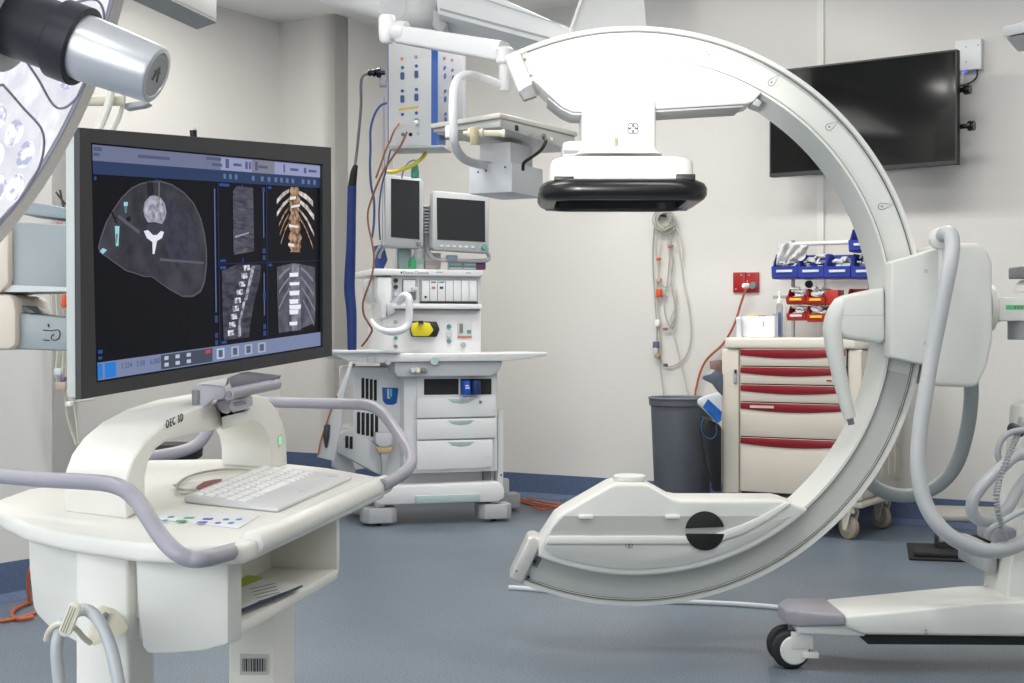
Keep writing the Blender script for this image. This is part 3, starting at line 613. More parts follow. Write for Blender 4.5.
def scan_screen(mh, scr, mn):
    par = bpy.data.objects[scr.name].parent          # pictures are parts of the monitor's screen level
    M_ = MATRIX[scr]
    made = []
    def poly(pts, mt, off, name, d=.0004):
        m = MB(); pp = [mh(x, y, -.0055+off) for x, y in pts]; m.prism(pp, -mn*d)
        ob = m.build(name, mt, scr); made.append(ob); return ob
    def multi(polys, mt, off, name):
        m = MB()
        for pts in polys: m.prism([mh(x, y, -.0055+off) for x, y in pts], -mn*.0003)
        ob = m.build(name, mt, scr); made.append(ob); return ob
    def lerp(a, b, t): return (a[0]+(b[0]-a[0])*t, a[1]+(b[1]-a[1])*t)
    TLs, TRs, BRs, BLs = (92.5, 144.5), (320, 165.5), (320.5, 345.5), (98, 380.5)
    def S(u, v):      # screen share to a photo position along the slanted glass
        return lerp(lerp(TLs, TRs, u), lerp(BLs, BRs, u), v)
    def rect(u0, v0, u1, v1): return [S(u0, v0), S(u1, v0), S(u1, v1), S(u0, v1)]
    bar = glow('menu_bar', (114, 120, 150), .9); bar2 = glow('tool_bar', (44, 62, 98), .9); txt = glow('screen_text', (84, 92, 124), .9); tw = glow('screen_white', (190, 200, 222), .9)
    poly(rect(0, .0, 1, .068), bar, .0003, 'menu_bar'); poly(rect(0, .068, 1, .125), bar2, .0003, 'tool_bar')
    poly(rect(.0, .925, 1, 1), glow('status_bar', (128, 140, 176), .85), .0003, 'status_bar')
    poly(rect(.0, .93, .022, .995), glow('status_blue', (40, 120, 205), 1), .0006, 'status_tile'); poly(rect(.032, .93, .082, .995), glow('status_blue', (40, 120, 205), 1), .0006, 'status_tile')
    poly(rect(.285, .930, .515, .995), glow('status_grey', (70, 78, 92), .9), .0006, 'status_panel')
    multi([rect(.30+.05*i, .938+.03*j, .318+.05*i, .955+.03*j) for i in range(3) for j in range(2)], tw, .0009, 'status_icons')
    multi([rect(a, .936, a+.022, .952) for a in (.485,)], glow('status_red', (200, 60, 70), 1), .0009, 'status_icons')
    for a in (.535, .60, .66, .72): poly(rect(a, .937, a+.034, .988), tw if a < .54 else glow('icon_pale', (170, 176, 196), .9), .0007, 'status_button'); poly(rect(a+.008, .945, a+.026, .98), txt, .001, 'status_button')
    poly(rect(.563, .004, 1, .066), glow('menu_tab_light', (152, 158, 196), .9), .0004, 'menu_tab')
    poly(rect(.70, .004, .80, .066), glow('menu_tab_grey', (128, 130, 142), .9), .0006, 'menu_tab')
    multi([rect(.004, .008, .04, .026), rect(.004, .034, .03, .048), rect(.20, .026, .34, .04), rect(.50, .008, .565, .022), rect(.525, .036, .57, .05), rect(.62, .028, .655, .042), rect(.73, .028, .77, .042), rect(.87, .028, .905, .042), rect(.95, .028, .985, .042), rect(.585, .010, .60, .055), rect(.672, .015, .682, .052), rect(.688, .015, .696, .052), rect(.715, .010, .727, .055), rect(.84, .012, .846, .055), rect(.93, .02, .94, .05)], txt, .0009, 'menu_text')
    multi([rect(a, .084, a+.011, .108) for a in (.575, .60, .625, .70, .74, .77, .80, .825, .85, .875, .92, .945, .97)], glow('tool_icons', (100, 118, 160), .9), .0007, 'tool_icons')
    # dividers
    dv = glow('divider', (38, 50, 86), .9)
    multi([rect(.548, .125, .551, .925), rect(.762, .125, .765, .925), rect(.551, .525, 1, .5285)], dv, .0006, 'dividers')
    multi([rect(.532, .16, .537, .76), rect(.748, .15, .752, .40), rect(.748, .58, .752, .80)], glow('slider', (92, 108, 150), .9), .0007, 'sliders')
    multi([rect(.528, .86+.035*j, .541, .885+.035*j) for j in range(2)]+[rect(.744, .455+.035*j, .757, .48+.035*j) for j in range(2)]+[rect(.744, .845+.035*j, .757, .87+.035*j) for j in range(2)]+[rect(.744, .68, .757, .72), rect(.528, .775, .541, .81), rect(.744, .14, .757, .165)], glow('slider_buttons', (54, 70, 112), .9), .0008, 'slider_buttons')
    multi([rect(.004, .135, .014, .15), rect(.004, .872, .024, .888), rect(.004, .9, .02, .912), rect(.277, .13, .281, .148), rect(.556, .132, .60, .146), rect(.556, .505, .58, .517), rect(.556, .538, .58, .552), rect(.556, .905, .58, .917), rect(.77, .133, .785, .146), rect(.77, .535, .785, .548), rect(.655, .13, .658, .15), rect(.87, .13, .873, .15), rect(.655, .50, .658, .522)], glow('screen_blue_text', (44, 78, 150), .9), .0008, 'corner_text')
    # read-outs
    for s_, u in (('1.334', .105), ('5.00', .175), ('6.000', .235)):
        a, b, c = S(u, .965), S(u+.05, .965), S(u, .932); A, B, Cc = mh(*a, -.0045), mh(*b, -.0045), mh(*c, -.0045)
        made.append(text(s_, 'read_out', A, B-A, Cc-A, .0125, txt, scr, ext=.0001))
    # axial slice: body outline
    tissue = glow_noise('ct_tissue', (40, 40, 48), (68, 67, 76), 26, lo=.3, hi=.7)
    tissue_d = glow('ct_dark', (20, 20, 28), 1); bone = glow_noise('ct_bone', (110, 112, 130), (190, 190, 205), 90)
    bright = glow('ct_bright', (225, 226, 236), 1)
    body = [(151, 181), (160, 180.5), (172, 184), (184, 192), (194, 203), (201, 218), (205, 234), (207, 250), (207, 266), (205, 282), (201, 292), (193, 297), (183, 297), (170, 290), (160, 283), (152, 277), (145, 277), (136, 274), (126, 271), (116, 264), (108, 258), (100, 253), (98, 247), (101, 236), (106, 222), (113, 210), (121, 198), (131, 188), (141, 183)]
    poly(body, glow('ct_rim', (84, 84, 94), 1), .0004, 'axial_slice')
    cx, cy = 155, 236; poly([(cx+(x-cx)*.975, cy+(y-cy)*.975) for x, y in body], tissue, .0006, 'axial_tissue')
    poly([(147, 182), (153, 182), (154, 193), (148, 200)], glow('ct_mid', (30, 30, 40), 1), .0007, 'axial_gap')
    multi([[(110, 209), (113, 212), (118, 224), (115, 222)], [(126, 218), (130, 216), (131, 220), (128, 222)], [(112, 216), (116, 217), (124, 222), (119, 220)]], tissue_d, .0008, 'air_gaps')
    multi([[(119, 215), (140, 231), (139, 234), (118, 218)], [(160, 258), (204, 262), (204, 264), (160, 261)]], glow('ct_streak', (88, 88, 102), 1), .0008, 'streaks')
    multi([[(164, 205), (172, 200), (190, 215), (199, 240), (196, 262), (176, 268), (166, 250)]], glow_noise('ct_muscle', (44, 44, 56), (66, 66, 80), 60, lo=.3, hi=.7), .0007, 'muscle')
    ver = [(150, 196), (155, 195.5), (161, 198), (165, 204), (166.5, 212), (165, 219), (162, 224), (155, 222), (148, 222.5), (145, 217), (143.5, 210), (145, 202)]
    poly(ver, glow('ct_bone_rim', (150, 152, 168), 1), .0009, 'vertebra'); poly([(155+(x-155)*.88, 210+(y-210)*.88) for x, y in ver], bone, .0011, 'vertebra_core')
    poly([(147, 224), (162, 224), (163, 230), (155, 234), (146, 229)], glow('ct_canal', (60, 60, 74), 1), .0010, 'spinal_canal')
    multi([[(144, 231), (148, 230), (153, 235), (157, 235), (161, 231), (164, 232), (162, 238), (157, 241), (154.5, 254), (152.8, 254), (152.5, 242), (147, 238)]], bright, .0013, 'spinous_process')
    multi([[(124, 202), (128, 202), (127.5, 206), (124, 206)], [(115, 226), (119.5, 226), (118.5, 246), (116, 246)], [(100, 251), (103, 248), (107, 250), (103, 254)]], glow('ct_cyan', (150, 205, 210), 1), .0012, 'markers')
    multi([[(124.5, 206), (127, 206), (126.5, 213), (125, 213)], [(116, 234), (118, 234), (117, 243), (116, 243)]], glow('ct_cyan_d', (90, 125, 140), 1), .0013, 'markers')
    poly([(158.7, 182), (159.6, 182), (159.6, 205), (158.7, 205)], glow('ct_line', (112, 110, 96), 1), .0012, 'guide_line')
    # coronal strip, top middle
    poly([(233, 191), (237, 186), (253, 188), (254, 240), (254, 251), (234, 255), (233.5, 240)], glow_noise('coronal', (44, 44, 56), (92, 92, 106), 40, stretch=(1, 1, 5), lo=.3, hi=.7), .0004, 'coronal_slice')
    poly([(235, 236), (249, 232), (249, 233.5), (235, 238)], glow('coronal_l', (150, 150, 165), 1), .0007, 'coronal_line')
    poly([(243, 249), (247, 248.5), (247, 252), (243, 252.5)], glow('coronal_g', (105, 95, 50), 1), .0007, 'coronal_dot')
    # bone rendering, top right
    gold = glow_noise('bone_gold', (84, 62, 48), (190, 156, 128), 110, lo=.35, hi=.65); rib = glow_noise('bone_pale', (150, 130, 120), (226, 218, 214), 80)
    sp = []
    for k in range(7):
        y0 = 187+k*9.3; w_ = 5+1.2*(k % 2)+(1 if k > 3 else 0); c = 294.5+.15*k
        sp.append([(c-w_*.7, y0), (c+w_*.7, y0+.3), (c+w_, y0+4), (c+w_*.65, y0+8), (c+w_*.9, y0+9.4), (c-w_*.9, y0+9.2), (c-w_*.65, y0+7.6), (c-w_, y0+4)])
    multi(sp, gold, .0009, 'spine_model')
    multi([[(290, 197), (296, 196), (296, 199), (290, 200)], [(289, 224), (298, 226), (298, 228), (289, 227)], [(291, 206), (300, 204), (300, 206.5), (291, 208)], [(288.5, 243), (294, 244), (294, 247), (288.5, 246)]], glow('bone_hi', (228, 222, 218), 1), .0012, 'spine_highlights')
    rb = []
    for (x0, y0, x1, y1, w_) in ((289, 190, 277, 201, 3.5), (289, 199, 277, 214, 3.2), (289, 207, 279, 225, 2.2), (289, 214, 280, 234, 2), (289, 222, 281, 243, 1.6), (299, 192, 313, 203, 4.2), (300, 201, 314, 217, 4), (300, 210, 314, 234, 2.5), (300, 218, 313, 247, 2)):
        rb.append([(x0, y0-w_*.3), (x0+(x1-x0)*.5, y0+(y1-y0)*.4-w_*.6), (x1, y1-w_*.5), (x1, y1+w_*.8), (x0+(x1-x0)*.5, y0+(y1-y0)*.4+w_*.7), (x0, y0+w_*.6)])
    multi([r for i, r in enumerate(rb) if i in (0, 1, 5, 6, 7)], rib, .0007, 'ribs'); multi([r for i, r in enumerate(rb) if i not in (0, 1, 5, 6, 7)], gold, .0008, 'ribs')
    # sagittal slice, bottom middle
    poly([(222, 271), (238, 264), (261, 265), (260, 278), (254, 302), (250, 326), (249, 337), (224, 340.5), (223, 320)], glow_noise('sagittal', (34, 34, 44), (84, 84, 98), 36, stretch=(1, 1, 3), lo=.3, hi=.7), .0004, 'sagittal_slice')
    vv = []
    for k in range(9):
        t = k/8; x = 247-16*t-5*t*(1-t); y = 268+65*t
        vv.append([(x-3.2, y-2.4), (x+2.6, y-3.2), (x+3.4, y+2), (x-2.6, y+3)])
    multi(vv, glow_noise('sag_bone', (96, 96, 112), (228, 228, 238), 160, lo=.38, hi=.6), .0008, 'spinal_column')
    multi([[(252, 266), (255, 266), (247, 300), (244.5, 300)], [(243, 302), (245.5, 301), (242, 318), (240, 318)], [(239, 318), (241, 318), (241, 336), (238, 337)]], glow_noise('sag_bone2', (90, 90, 104), (190, 190, 204), 120), .0009, 'spinal_column')
    # frontal slice with screws, bottom right
    poly([(277, 267), (294, 263), (315, 267), (315.5, 300), (315, 323), (297, 330), (279, 333), (277.5, 300)], glow_noise('frontal', (58, 58, 70), (100, 100, 114), 40, lo=.3, hi=.7), .0004, 'frontal_slice')
    poly([(292, 264), (299, 264), (300, 300), (301, 330), (292, 331), (291, 300)], glow_noise('frontal_m', (88, 88, 102), (140, 140, 154), 60), .0006, 'frontal_spine')
    multi([[(x0, y0-1), ((x0+x1)/2, (y0+y1)/2-2.4), (x1, y1-1), (x1, y1+2), ((x0+x1)/2, (y0+y1)/2+.4), (x0, y0+1)] for x0, y0, x1, y1 in ((290, 268, 279, 278), (290, 277, 279, 292), (290, 288, 279, 308), (301, 268, 313, 280), (301, 277, 314, 295), (302, 288, 315, 310), (303, 300, 314, 324))], glow('frontal_rib', (132, 132, 146), .9), .0007, 'frontal_ribs')
    multi([[(289.5, y), (298.5+s_, y-.5), (298+s_, y+h_-.5), (290, y+h_)] for y, s_, h_ in ((273, 0, 4), (282.5, 1, 3), (291, 1, 4.5), (299.5, 0, 4.5), (305, 2.5, 4.5), (310, 0, 4.5), (322, -1, 3.5))], glow('screw_white', (232, 234, 242), 1), .0010, 'screws')
    verts, faces, mi, mats_ = [], [], [], [scr.data.materials[0]]
    for ob in [scr]+made:
        mt = ob.data.materials[0]; off = len(verts)
        if mt not in mats_: mats_.append(mt)
        verts += [v.co.copy() for v in ob.data.vertices]
        for p in ob.data.polygons: faces.append([off+k for k in p.vertices]); mi.append(mats_.index(mt))
    me = bpy.data.meshes.new('screen'); me.from_pydata(verts, [], faces)
    for mt in mats_: me.materials.append(mt)
    for p, k in zip(me.polygons, mi): p.material_index = k
    me.update(); scr.data = me
    for ob in made: bpy.data.objects.remove(ob)
workstation()

# keyboard: lies on the desk
def keyboard():
    A, B, Cc, D = RZ(184, 503, ZD), RZ(278, 513, ZD), RZ(351.5, 480, ZD), RZ(262, 471, ZD)
    A, B, Cc, D = [p+Z*.0005 for p in (A, B, Cc, D)]
    o = thing('keyboard', 'flat white keyboard with touch pad lying on the workstation desktop', 'keyboard', (A+B+Cc+D)/4)
    m = MB(); m.hexa([A, B, Cc, D, A+Z*.011, B+Z*.006, Cc+Z*.006, D+Z*.011]); m.build('case', mat('keyboard_white', (214, 214, 213), .4), o, bevel=.0025)
    n_ = lambda u, v: (A+Z*.011).lerp(D+Z*.011, u).lerp((B+Z*.006).lerp(Cc+Z*.006, u), v)
    km = mat('key_white', (248, 248, 247), .4)
    rows = 5
    for r in range(rows):
        nk = 14; v0 = .06+r*.122
        for k in range(nk):
            if r == 4 and 4 <= k <= 8 and k != 4: continue
            u0 = .035+k*.066+(.012*r if r < 3 else 0); u1 = u0+.046; 
            if r == 4 and k == 4: u1 = u0+.046+4*.066
            if u1 > .985: continue
            q = [n_(u0, v0), n_(u1, v0), n_(u1, v0+.095), n_(u0, v0+.095)]
            q = [n_(u0, v0), n_(u0, v0+.082), n_(u1, v0+.082), n_(u1, v0)]
            m = MB(); c = sum(q, V())/4; m.hexa(q+[c+(p-c)*.84+Z*.0018 for p in q]); m.build('key', km, o)
    m = MB(); q = [n_(.42, .76), n_(.42, .94), n_(.63, .94), n_(.63, .76)]; m.hexa(q+[p+Z*.0008 for p in q]); m.build('touch_pad', mat('pad_white', (220, 221, 224), .3), o)
    m = MB(); p = n_(.93, .85); m.lathe(p, (0, 0, 1), [(0, .010), (.0008, .0095)], 18); m.build('round_button', mat('pad_white2', (205, 212, 212), .3), o)
keyboard()
# cable loop, red swab and papers
m = MB(); m.tube([RZ(x, y, ZD+.004) for x, y in ((252, 470), (235, 469), (210, 471), (190, 476), (178, 484), (176, 491), (183, 494), (196, 492))], .0022, 8)
tag(m.build('keyboard_cable', cable_w), 'thin white cable looped on the desktop behind the keyboard', 'cable')
m = MB(); c = RZ(206, 487, ZD+.0005); m.lathe(c, (0, 0, 1), [(0, .055), (.0015, .056), (.004, .056), (.004, .053), (.0015, .052)], 36); 
tag(m.build('clear_dish', mat('clear_plastic', (226, 226, 224), .2)), 'shallow clear plastic dish on the desktop under the red swab', 'dish')
m = MB(); pts = [RZ(x, y, ZD+.0075) for x, y in ((196, 489), (203, 484), (212, 482), (222, 481), (220, 485), (210, 488), (202, 491))]
m.prism(pts, (0, 0, .004)); tag(m.build('red_swab', mat('dull_red_cloth', (150, 92, 92), .8, var=.2, scale=60), bevel=.0015), 'small dull red swab lying in the clear dish behind the keyboard', 'swab')
def sheet(name, pix, z, m_, lab, cat, th=.003):
    m = MB(); m.prism([RZ(x, y, z) for x, y in pix], (0, 0, th)); return tag(m.build(name, m_), lab, cat)
sheet('booklet', [(237, 588), (237, 578), (247, 577), (262, 579), (250, 590)], .5925, mat('lime_cover', (178, 196, 40), .5), 'lime green booklet under the papers on the open shelf of the workstation', 'booklet')
lt = thing('leaflet', 'white printed leaflet with a navy edge on the workstation shelf', 'leaflet', RZ(265, 595, .596))
m = MB(); m.prism([RZ(x, y, .5955) for x, y in ((236, 612), (237, 590), (262, 580), (302, 585.5), (288, 592), (262, 602))], (0, 0, .0012)); m.build('page', paper, lt)
m = MB(); m.prism([RZ(x, y, .5970) for x, y in ((236.5, 614), (236.5, 611), (262, 600.5), (288, 591), (302, 585.2), (303, 586.8), (288, 593.5), (262, 604))], (0, 0, .0005)); m.build('navy_edge', mat('navy_print', (50, 62, 98), .5), lt)
m = MB()
for k in range(5): 
    y = 588+k*3; m.prism([RZ(x, yy, .5970) for x, yy in ((250+k*2, y+1), (275+k*1.5, y-5), (275+k*1.5, y-4.5), (250+k*2, y+1.5))], (0, 0, .0002))
m.build('printed_lines', inkl, lt)
# grey hose hung on the hook
m = MB(); m.tube([P(*t) for t in ((62, 700, 1.72), (58, 670, 1.72), (57, 645, 1.72), (63, 625, 1.73), (74, 613, 1.74), (86, 610, 1.73), (96, 617, 1.71), (105, 632, 1.70), (113, 655, 1.69), (120, 690, 1.68), (126, 720, 1.68))], .0075, 14)
tag(m.build('grey_hose', hose_m), 'grey hose hanging over the cable hook on the workstation leg', 'hose')
cl = thing('cable_clip', 'ivory oval clip tying the grey hose at the workstation leg', 'clip', P(69, 620, 1.70))
f_ = Frame(P(69, 620, 1.70), 0); ax = R(68)
m = MB(f_); pts = []
for x, y in rpoly(-.021, -.0075, .021, .0075, .0074, 6): pts.append(V((x*math.cos(ax)-y*math.sin(ax), 0, x*math.sin(ax)+y*math.cos(ax))))
m.prism(pts, (0, .008, 0)); m.build('body', ivory, cl, bevel=.002)
m = MB(f_); 
for s_ in (-.0025, .0005, .0035):
    m.prism([V(((x)*math.cos(ax)-(y+s_)*math.sin(ax), -.0006, x*math.sin(ax)+(y+s_)*math.cos(ax))) for x, y in ((-.016, 0), (.016, 0), (.016, .001), (-.016, .001))], (0, .001, 0))
m.build('grooves', mat('groove', (150, 146, 130), .6), cl)
# ---------------------------------------------------------------- anaesthetic machine
FM = Frame(P(415, 500, 7.28)*1, R(17)); FM = Frame((FM.o.x, FM.o.y, 0), R(17))
amw = mat('machine_white', (222, 223, 224), .4, var=.015); amg = mat('machine_pale_grey', (196, 199, 202), .42); tealg = mat('pale_teal_grip', (172, 190, 190), .4)
def machine():
    o = thing('anaesthetic_machine', 'white anaesthetic machine on castors with drawers and twin screens, beyond the viewing workstation', 'anaesthetic machine', FM.w(.2, .3, 0), R(17))
    bp = lambda n, x0, y0, x1, y1, a, b, mt, bev=0, par=None: MB(FM).bpx(x0, y0, x1, y1, a, b).build(n, mt, par or o, bevel=bev)
    pp = lambda n, pix, a, b, mt, bev=0, par=None: MB(FM).ppx(pix, a, b).build(n, mt, par or o, bevel=bev)
    # base
    pp('base', [(372, 500), (378, 490), (398, 486), (500, 482), (505, 489), (505, 498), (498, 502), (392, 505), (378, 505)], -.04, .50, amw, .012)
    bp('foot_rail', 416, 496, 480, 502, -.055, -.02, tealg, .006)
    bp('base_well', 404, 470, 494, 486, .10, .45, mat('base_well_grey', (190, 193, 196), .5)); bp('base_post', 484, 470, 491, 486, .06, .1, mgrey)  # well in plain light grey, darker post at its right
    for n_, (cx, y_, lab) in enumerate(((380, .0, 1), (495, .0, 1), (366, .42, 0), (505, .42, 0))):
        h = FM.hit(cx, 515, y_); zt = .115
        m = MB(FM); hw = .085
        m.prism([V((h.x+x, y_+.02+y, .015)) for x, y in ((-.085, -.02), (-.06, -.06), (.05, -.06), (.085, -.03), (.085, .07), (-.085, .07))], (0, 0, .075)); cg = m.build('caster_guard', mat('guard_grey', (176, 178, 180), .5), o, bevel=.006)
        m = MB(FM); m.box((h.x-.02, y_+.0, .09), (h.x+.025, y_+.05, .17)); m.build('caster_fork', amw, o, bevel=.005)
        m = MB(FM); m.lathe((h.x-.012, y_+.03, .05), (1, 0, 0), [(0, .04), (.004, .05), (.022, .05), (.026, .04)], 20); m.build('caster', rubber, o)
    # drawer cabinet
    bp('cabinet', 404, 374, 497.5, 471, .006, .46, amw, .004)
    bp('side_post', 498, 410, 503.5, 488, .05, .35, amw, .004)
    h = FM.hit(501, 475, .049); MB(FM).cyl((h.x, .051, h.z), (h.x, .045, h.z), .006, 10).build('screw', mgrey, o)
    # open bays, the shade inside them drawn as flat dark sheets
    bp('bay_frame', 417, 374.5, 496.5, 397.5, -.006, .006, amw, .002)
    bp('bay_shade', 424, 379, 458.5, 394.5, -.0065, -.0055, darkrec); bp('bay_shade', 460.5, 379, 491.5, 394.5, -.0065, -.0055, darkrec)
    for x0, x1 in ((417, 496.5),):
        ys = [(398, 418.5, 418), (419.5, 440, 439.5), (441, 470.5, 469)]
    for k, (a, b, c) in enumerate(ys):
        xr = 496.5 if k < 2 else 493
        d = pp('drawer', [(417, a), (xr, a-1.5), (xr, c-1.5), (417, b)], -.022, .006, amw, .006)
        ya = a+1
        g = MB(FM); pts = [(447.5, ya), (475, ya-.6), (470, ya+3.5), (461, ya+5), (452, ya+3.5)]; g.ppx(pts, -.0235, -.018); g.build('scoop', tealg, d, bevel=.002)
    h = FM.hit(480.5, 402, -.024); MB(FM).lathe(h, (0, -1, 0), [(-.004, .008), (.002, .008)], 14).build('lock', mgrey, o)
    # left flank with vents, rear casing
    pp('side_casing', [(352, 367), (404, 367), (404, 470), (398, 480), (378, 474), (348, 452), (346, 436), (353, 425)], .10, .48, amw, .012)
    pp('side_duct', [(337, 436), (345, 431), (352, 430), (379, 446), (384, 460), (384, 474), (376, 473), (338, 453)], .06, .3, amg, .006)
    pp('rear_foot', [(339, 456), (350, 455), (356, 470), (354, 482), (338, 470)], .2, .4, amg, .006)
    for x0, y0, x1, y1, n in ((361.5, 378, 378, 398, 4), (357, 412, 379.5, 434, 5), (345.5, 436, 354, 448, 2)):
        for k in range(n):
            a = x0+(x1-x0)*k/n; bp('vent_slot', a, y0+k*.6, a+(x1-x0)/n*.72, y1+k*.9, .098 if y0 < 430 else .056, .101 if y0 < 430 else .062, blackm, .001)
    lb = pp('blue_label', [(382, 387.5), (398.5, 388), (397, 403), (393, 405), (386, 404.5), (383, 401)], .095, .101, mat('label_blue', (20, 84, 160), .35), .003)
    pp('white_stripe', [(387.2, 388.8), (389.2, 388.8), (389.2, 396.5), (390.5, 399), (387.4, 398.5)], .0935, .096, mat('label_white', (190, 205, 205), .4), 0, lb); pp('cyan_stripe', [(389.8, 388.8), (392.2, 388.8), (392, 396.8), (390.4, 396.8)], .0935, .096, mat('label_cyan', (90, 190, 205), .4), 0, lb)
    pp('absorber_cup', [(376, 433), (393, 433), (392, 444), (388, 447), (380, 447), (376, 443)], .02, .09, amg, .004)
    pp('cup_base', [(376, 447), (393, 447), (390, 453), (379, 453)], .025, .085, mat('tan_plastic', (196, 170, 128), .5), .003)
    pp('funnel', [(381, 453), (389, 453), (387, 462), (386, 478), (382, 478), (382, 462)], .03, .07, grey, .003)
    # worktop
    pp('worktop', [(333, 352), (345, 350.5), (395, 353.5), (480, 353), (548, 352), (548, 355), (530, 358.5), (505, 361), (395, 362), (380, 363), (345, 360), (334, 355)], -.10, .40, amw, .006)
    h = FM.hit(371, 359.5, -.11); MB(FM).cyl((h.x, -.11, h.z), (h.x, -.08, h.z), .018, 16).build('knob', amg, o)
    h = FM.hit(388, 362, -.11); MB(FM).cyl((h.x, -.112, h.z), (h.x, -.08, h.z), .014, 16).build('knob', amg, o)
    pp('worktop_skirt', [(395, 362), (503, 361), (500, 370), (492, 376), (398, 377), (395, 372)], -.07, .3, amg, .006)
    h = FM.hit(434, 361, -.105); MB(FM).lathe(h, (0, -1, 0), [(0, .022), (.012, .02)], 20).build('oval_badge', tealg, o)
    for k, x in enumerate((412, 417, 423)):
        h = FM.hit(x, 370.5, -.075); MB(FM).lathe(h, (0, -1, 0), [(0, .014), (.02, .014), (.026, .01)], 14).build('connector', [amg, ivory, mgrey][k], o)
    bp('shelf_lip', 333, 350, 402, 353, -.13, -.02, amw, .004)
    # upper body
    bp('upper_body', 383, 309.5, 481, 353, .02, .40, amw, .005)
    bp('module_deck', 391, 274, 481, 310.5, .0, .40, amg, .004)
    bp('deck_lip', 391, 303.5, 482, 309, -.02, .05, amw, .004)
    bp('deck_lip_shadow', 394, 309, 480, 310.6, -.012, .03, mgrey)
    bp('top_slab', 372, 268.5, 483, 276.5, -.03, .42, amw, .006)
    text('Datex-Ohmeda', 'maker_lettering', FM.w(*(FM.hit(403, 273.8, -.0306))), FM.ex, Z, .021, inkl, o)
    h = FM.hit(401.5, 272.5, -.0306); MB(FM).lathe(h, (0, -1, 0), [(0, .005), (.0008, .005)], 12).build('maker_dot', ink, o)
    bp('faint_mark', 436, 271.6, 443, 272.8, -.0312, -.0295, grey); bp('faint_mark', 466, 272.4, 471, 273.5, -.0312, -.0295, grey)
    bp('bay_rim', 419.5, 279, 478, 303, -.004, .002, grey, .002)
    for k in range(7):
        a = 422+k*7.9; mdl = bp('plug_in_module', a, 280.5, a+7.4, 301, -.012, -.002, amw, .0015)
        if k in (1, 2): bp('module_socket', a+2, 286.5, a+5.5, 289, -.014, -.011, mat('socket_orange', (190, 110, 80), .5) if k == 1 else mat('socket_navy', (60, 60, 110), .5), 0, mdl)
        if k in (1, 2): bp('module_label', a+1.2, 281.5, a+6.3, 283, -.013, -.0115, teal, 0, mdl)
    h = FM.hit(425.5, 297, -.0125); MB(FM).lathe(h, (0, -1, 0), [(0, .006), (.002, .006)], 12).build('jack', ink, o)
    bp('module_foot', 420, 301.5, 478, 303.6, -.010, .0, darkrec)
    fr_ = bp('flow_head', 402.5, 279, 416, 300, -.008, .0, mgrey, .001); bp('flow_panel', 403.5, 280, 415.5, 292, -.010, -.006, amw, .001, fr_); bp('flow_knob', 412, 287, 417.5, 291, -.02, -.008, amg, .003, fr_)
    for y in (280.5, 287, 294):
        h = FM.hit(395.6, y, -.003); MB(FM).lathe(h, (0, -1, 0), [(0, .011), (.012, .010)], 16).build('dial', dark if y < 290 else amg, o)
    for y in (322, 338, 346.5):
        h = FM.hit(395.6, y, .018); MB(FM).lathe(h, (0, -1, 0), [(0, .010), (.01, .009)], 16).build('dial', [grey, teal, mgrey][int(y > 330)+int(y > 340)], o)
    # yellow vaporiser-style valve
    pp('valve_body', [(412.5, 321), (437, 321.5), (440, 329.5), (437, 337), (413, 337), (411, 329)], -.02, .022, dark, .006)
    pp('yellow_valve', [(413, 323), (420, 322), (430, 323), (432, 327), (434, 330), (431, 334), (429, 336), (414, 336), (411.5, 330)], -.045, -.018, yellow, .006)
    h = FM.hit(421, 323.5, -.05); MB(FM).lathe(h, (0, 0, 1), [(0, .014), (.014, .012)], 14).build('valve_knob', dark, o)
    for x, y, r_, mt in ((449, 326.5, .012, teal), (449, 334, .018, amg), (449, 341, .012, teal)):
        h = FM.hit(x, y, .019); MB(FM).lathe(h, (0, -1, 0), [(0, r_), (.008, r_*.9)], 18).build('gauge', mt, o)
    pl_ = bp('switch_plate', 458, 321, 472, 336, .014, .02, mat('plate_pale', (208, 208, 206), .4), .001); bp('plate_stripe', 458, 336.2, 472, 338, .014, .02, mat('stripe_coral', (196, 108, 88), .5), 0)
    bp('switch', 459.5, 323.5, 463, 333, .010, .015, mgrey, .001, pl_); bp('label', 467, 330, 471, 333.5, .012, .015, teal, 0, pl_)
    h = FM.hit(463, 345, .019); MB(FM).lathe(h, (0, -1, 0), [(0, .026), (.004, .026)], 22).build('gauge', amw, o); MB(FM).lathe(h+V((0, -.005, 0)), (0, -1, 0), [(0, .015), (.004, .014)], 18).build('gauge_face', grey, o)
    # left shoulder: bellows housing
    pp('bellows_housing', [(377, 277), (392, 277), (392, 300), (388, 308), (386, 318), (381, 318), (380, 303), (377, 296)], -.02, .2, amw, .010)
    pp('side_bracket', [(368, 279), (377, 278), (378, 303), (372, 303), (369, 296)], .05, .2, amg, .008)
    pp('hose_port', [(387, 303), (392, 303), (396, 312), (388, 316)], -.03, .04, amg, .006)
    # bag arm handle
    m = MB(FM); m.tube([FM.hit(x, y, d) for x, y, d in ((399, 302, -.06), (402, 297, -.12), (406, 295.5, -.16), (409, 300, -.18), (409, 318, -.18), (407, 326, -.18), (401, 330.5, -.18), (391, 332, -.16), (382, 330, -.12), (375, 325, -.06), (371.5, 320, -.02))], [.018]*8+[.014, .011, .008], 16); m.build('swing_handle', mat('handle_lilac_white', (222, 221, 230), .38), o)
    # screens
    def screen(name, shell, glass, y, th, btn, mt):
        s = pp(name, shell, y, y+th, mt, .008)
        pp('screen_glass', glass, y-.0015, y+.002, screen_off, 0, s); return s
    s = screen('side_display', [(386.5, 174), (421, 178.5), (424, 182), (423.5, 245), (420.5, 249), (385.5, 247.5), (383.5, 244)], [(391, 178.5), (419.5, 181), (419.5, 239.5), (391, 237)], -.04, .07, None, mat('display_grey', (168, 170, 172), .42))
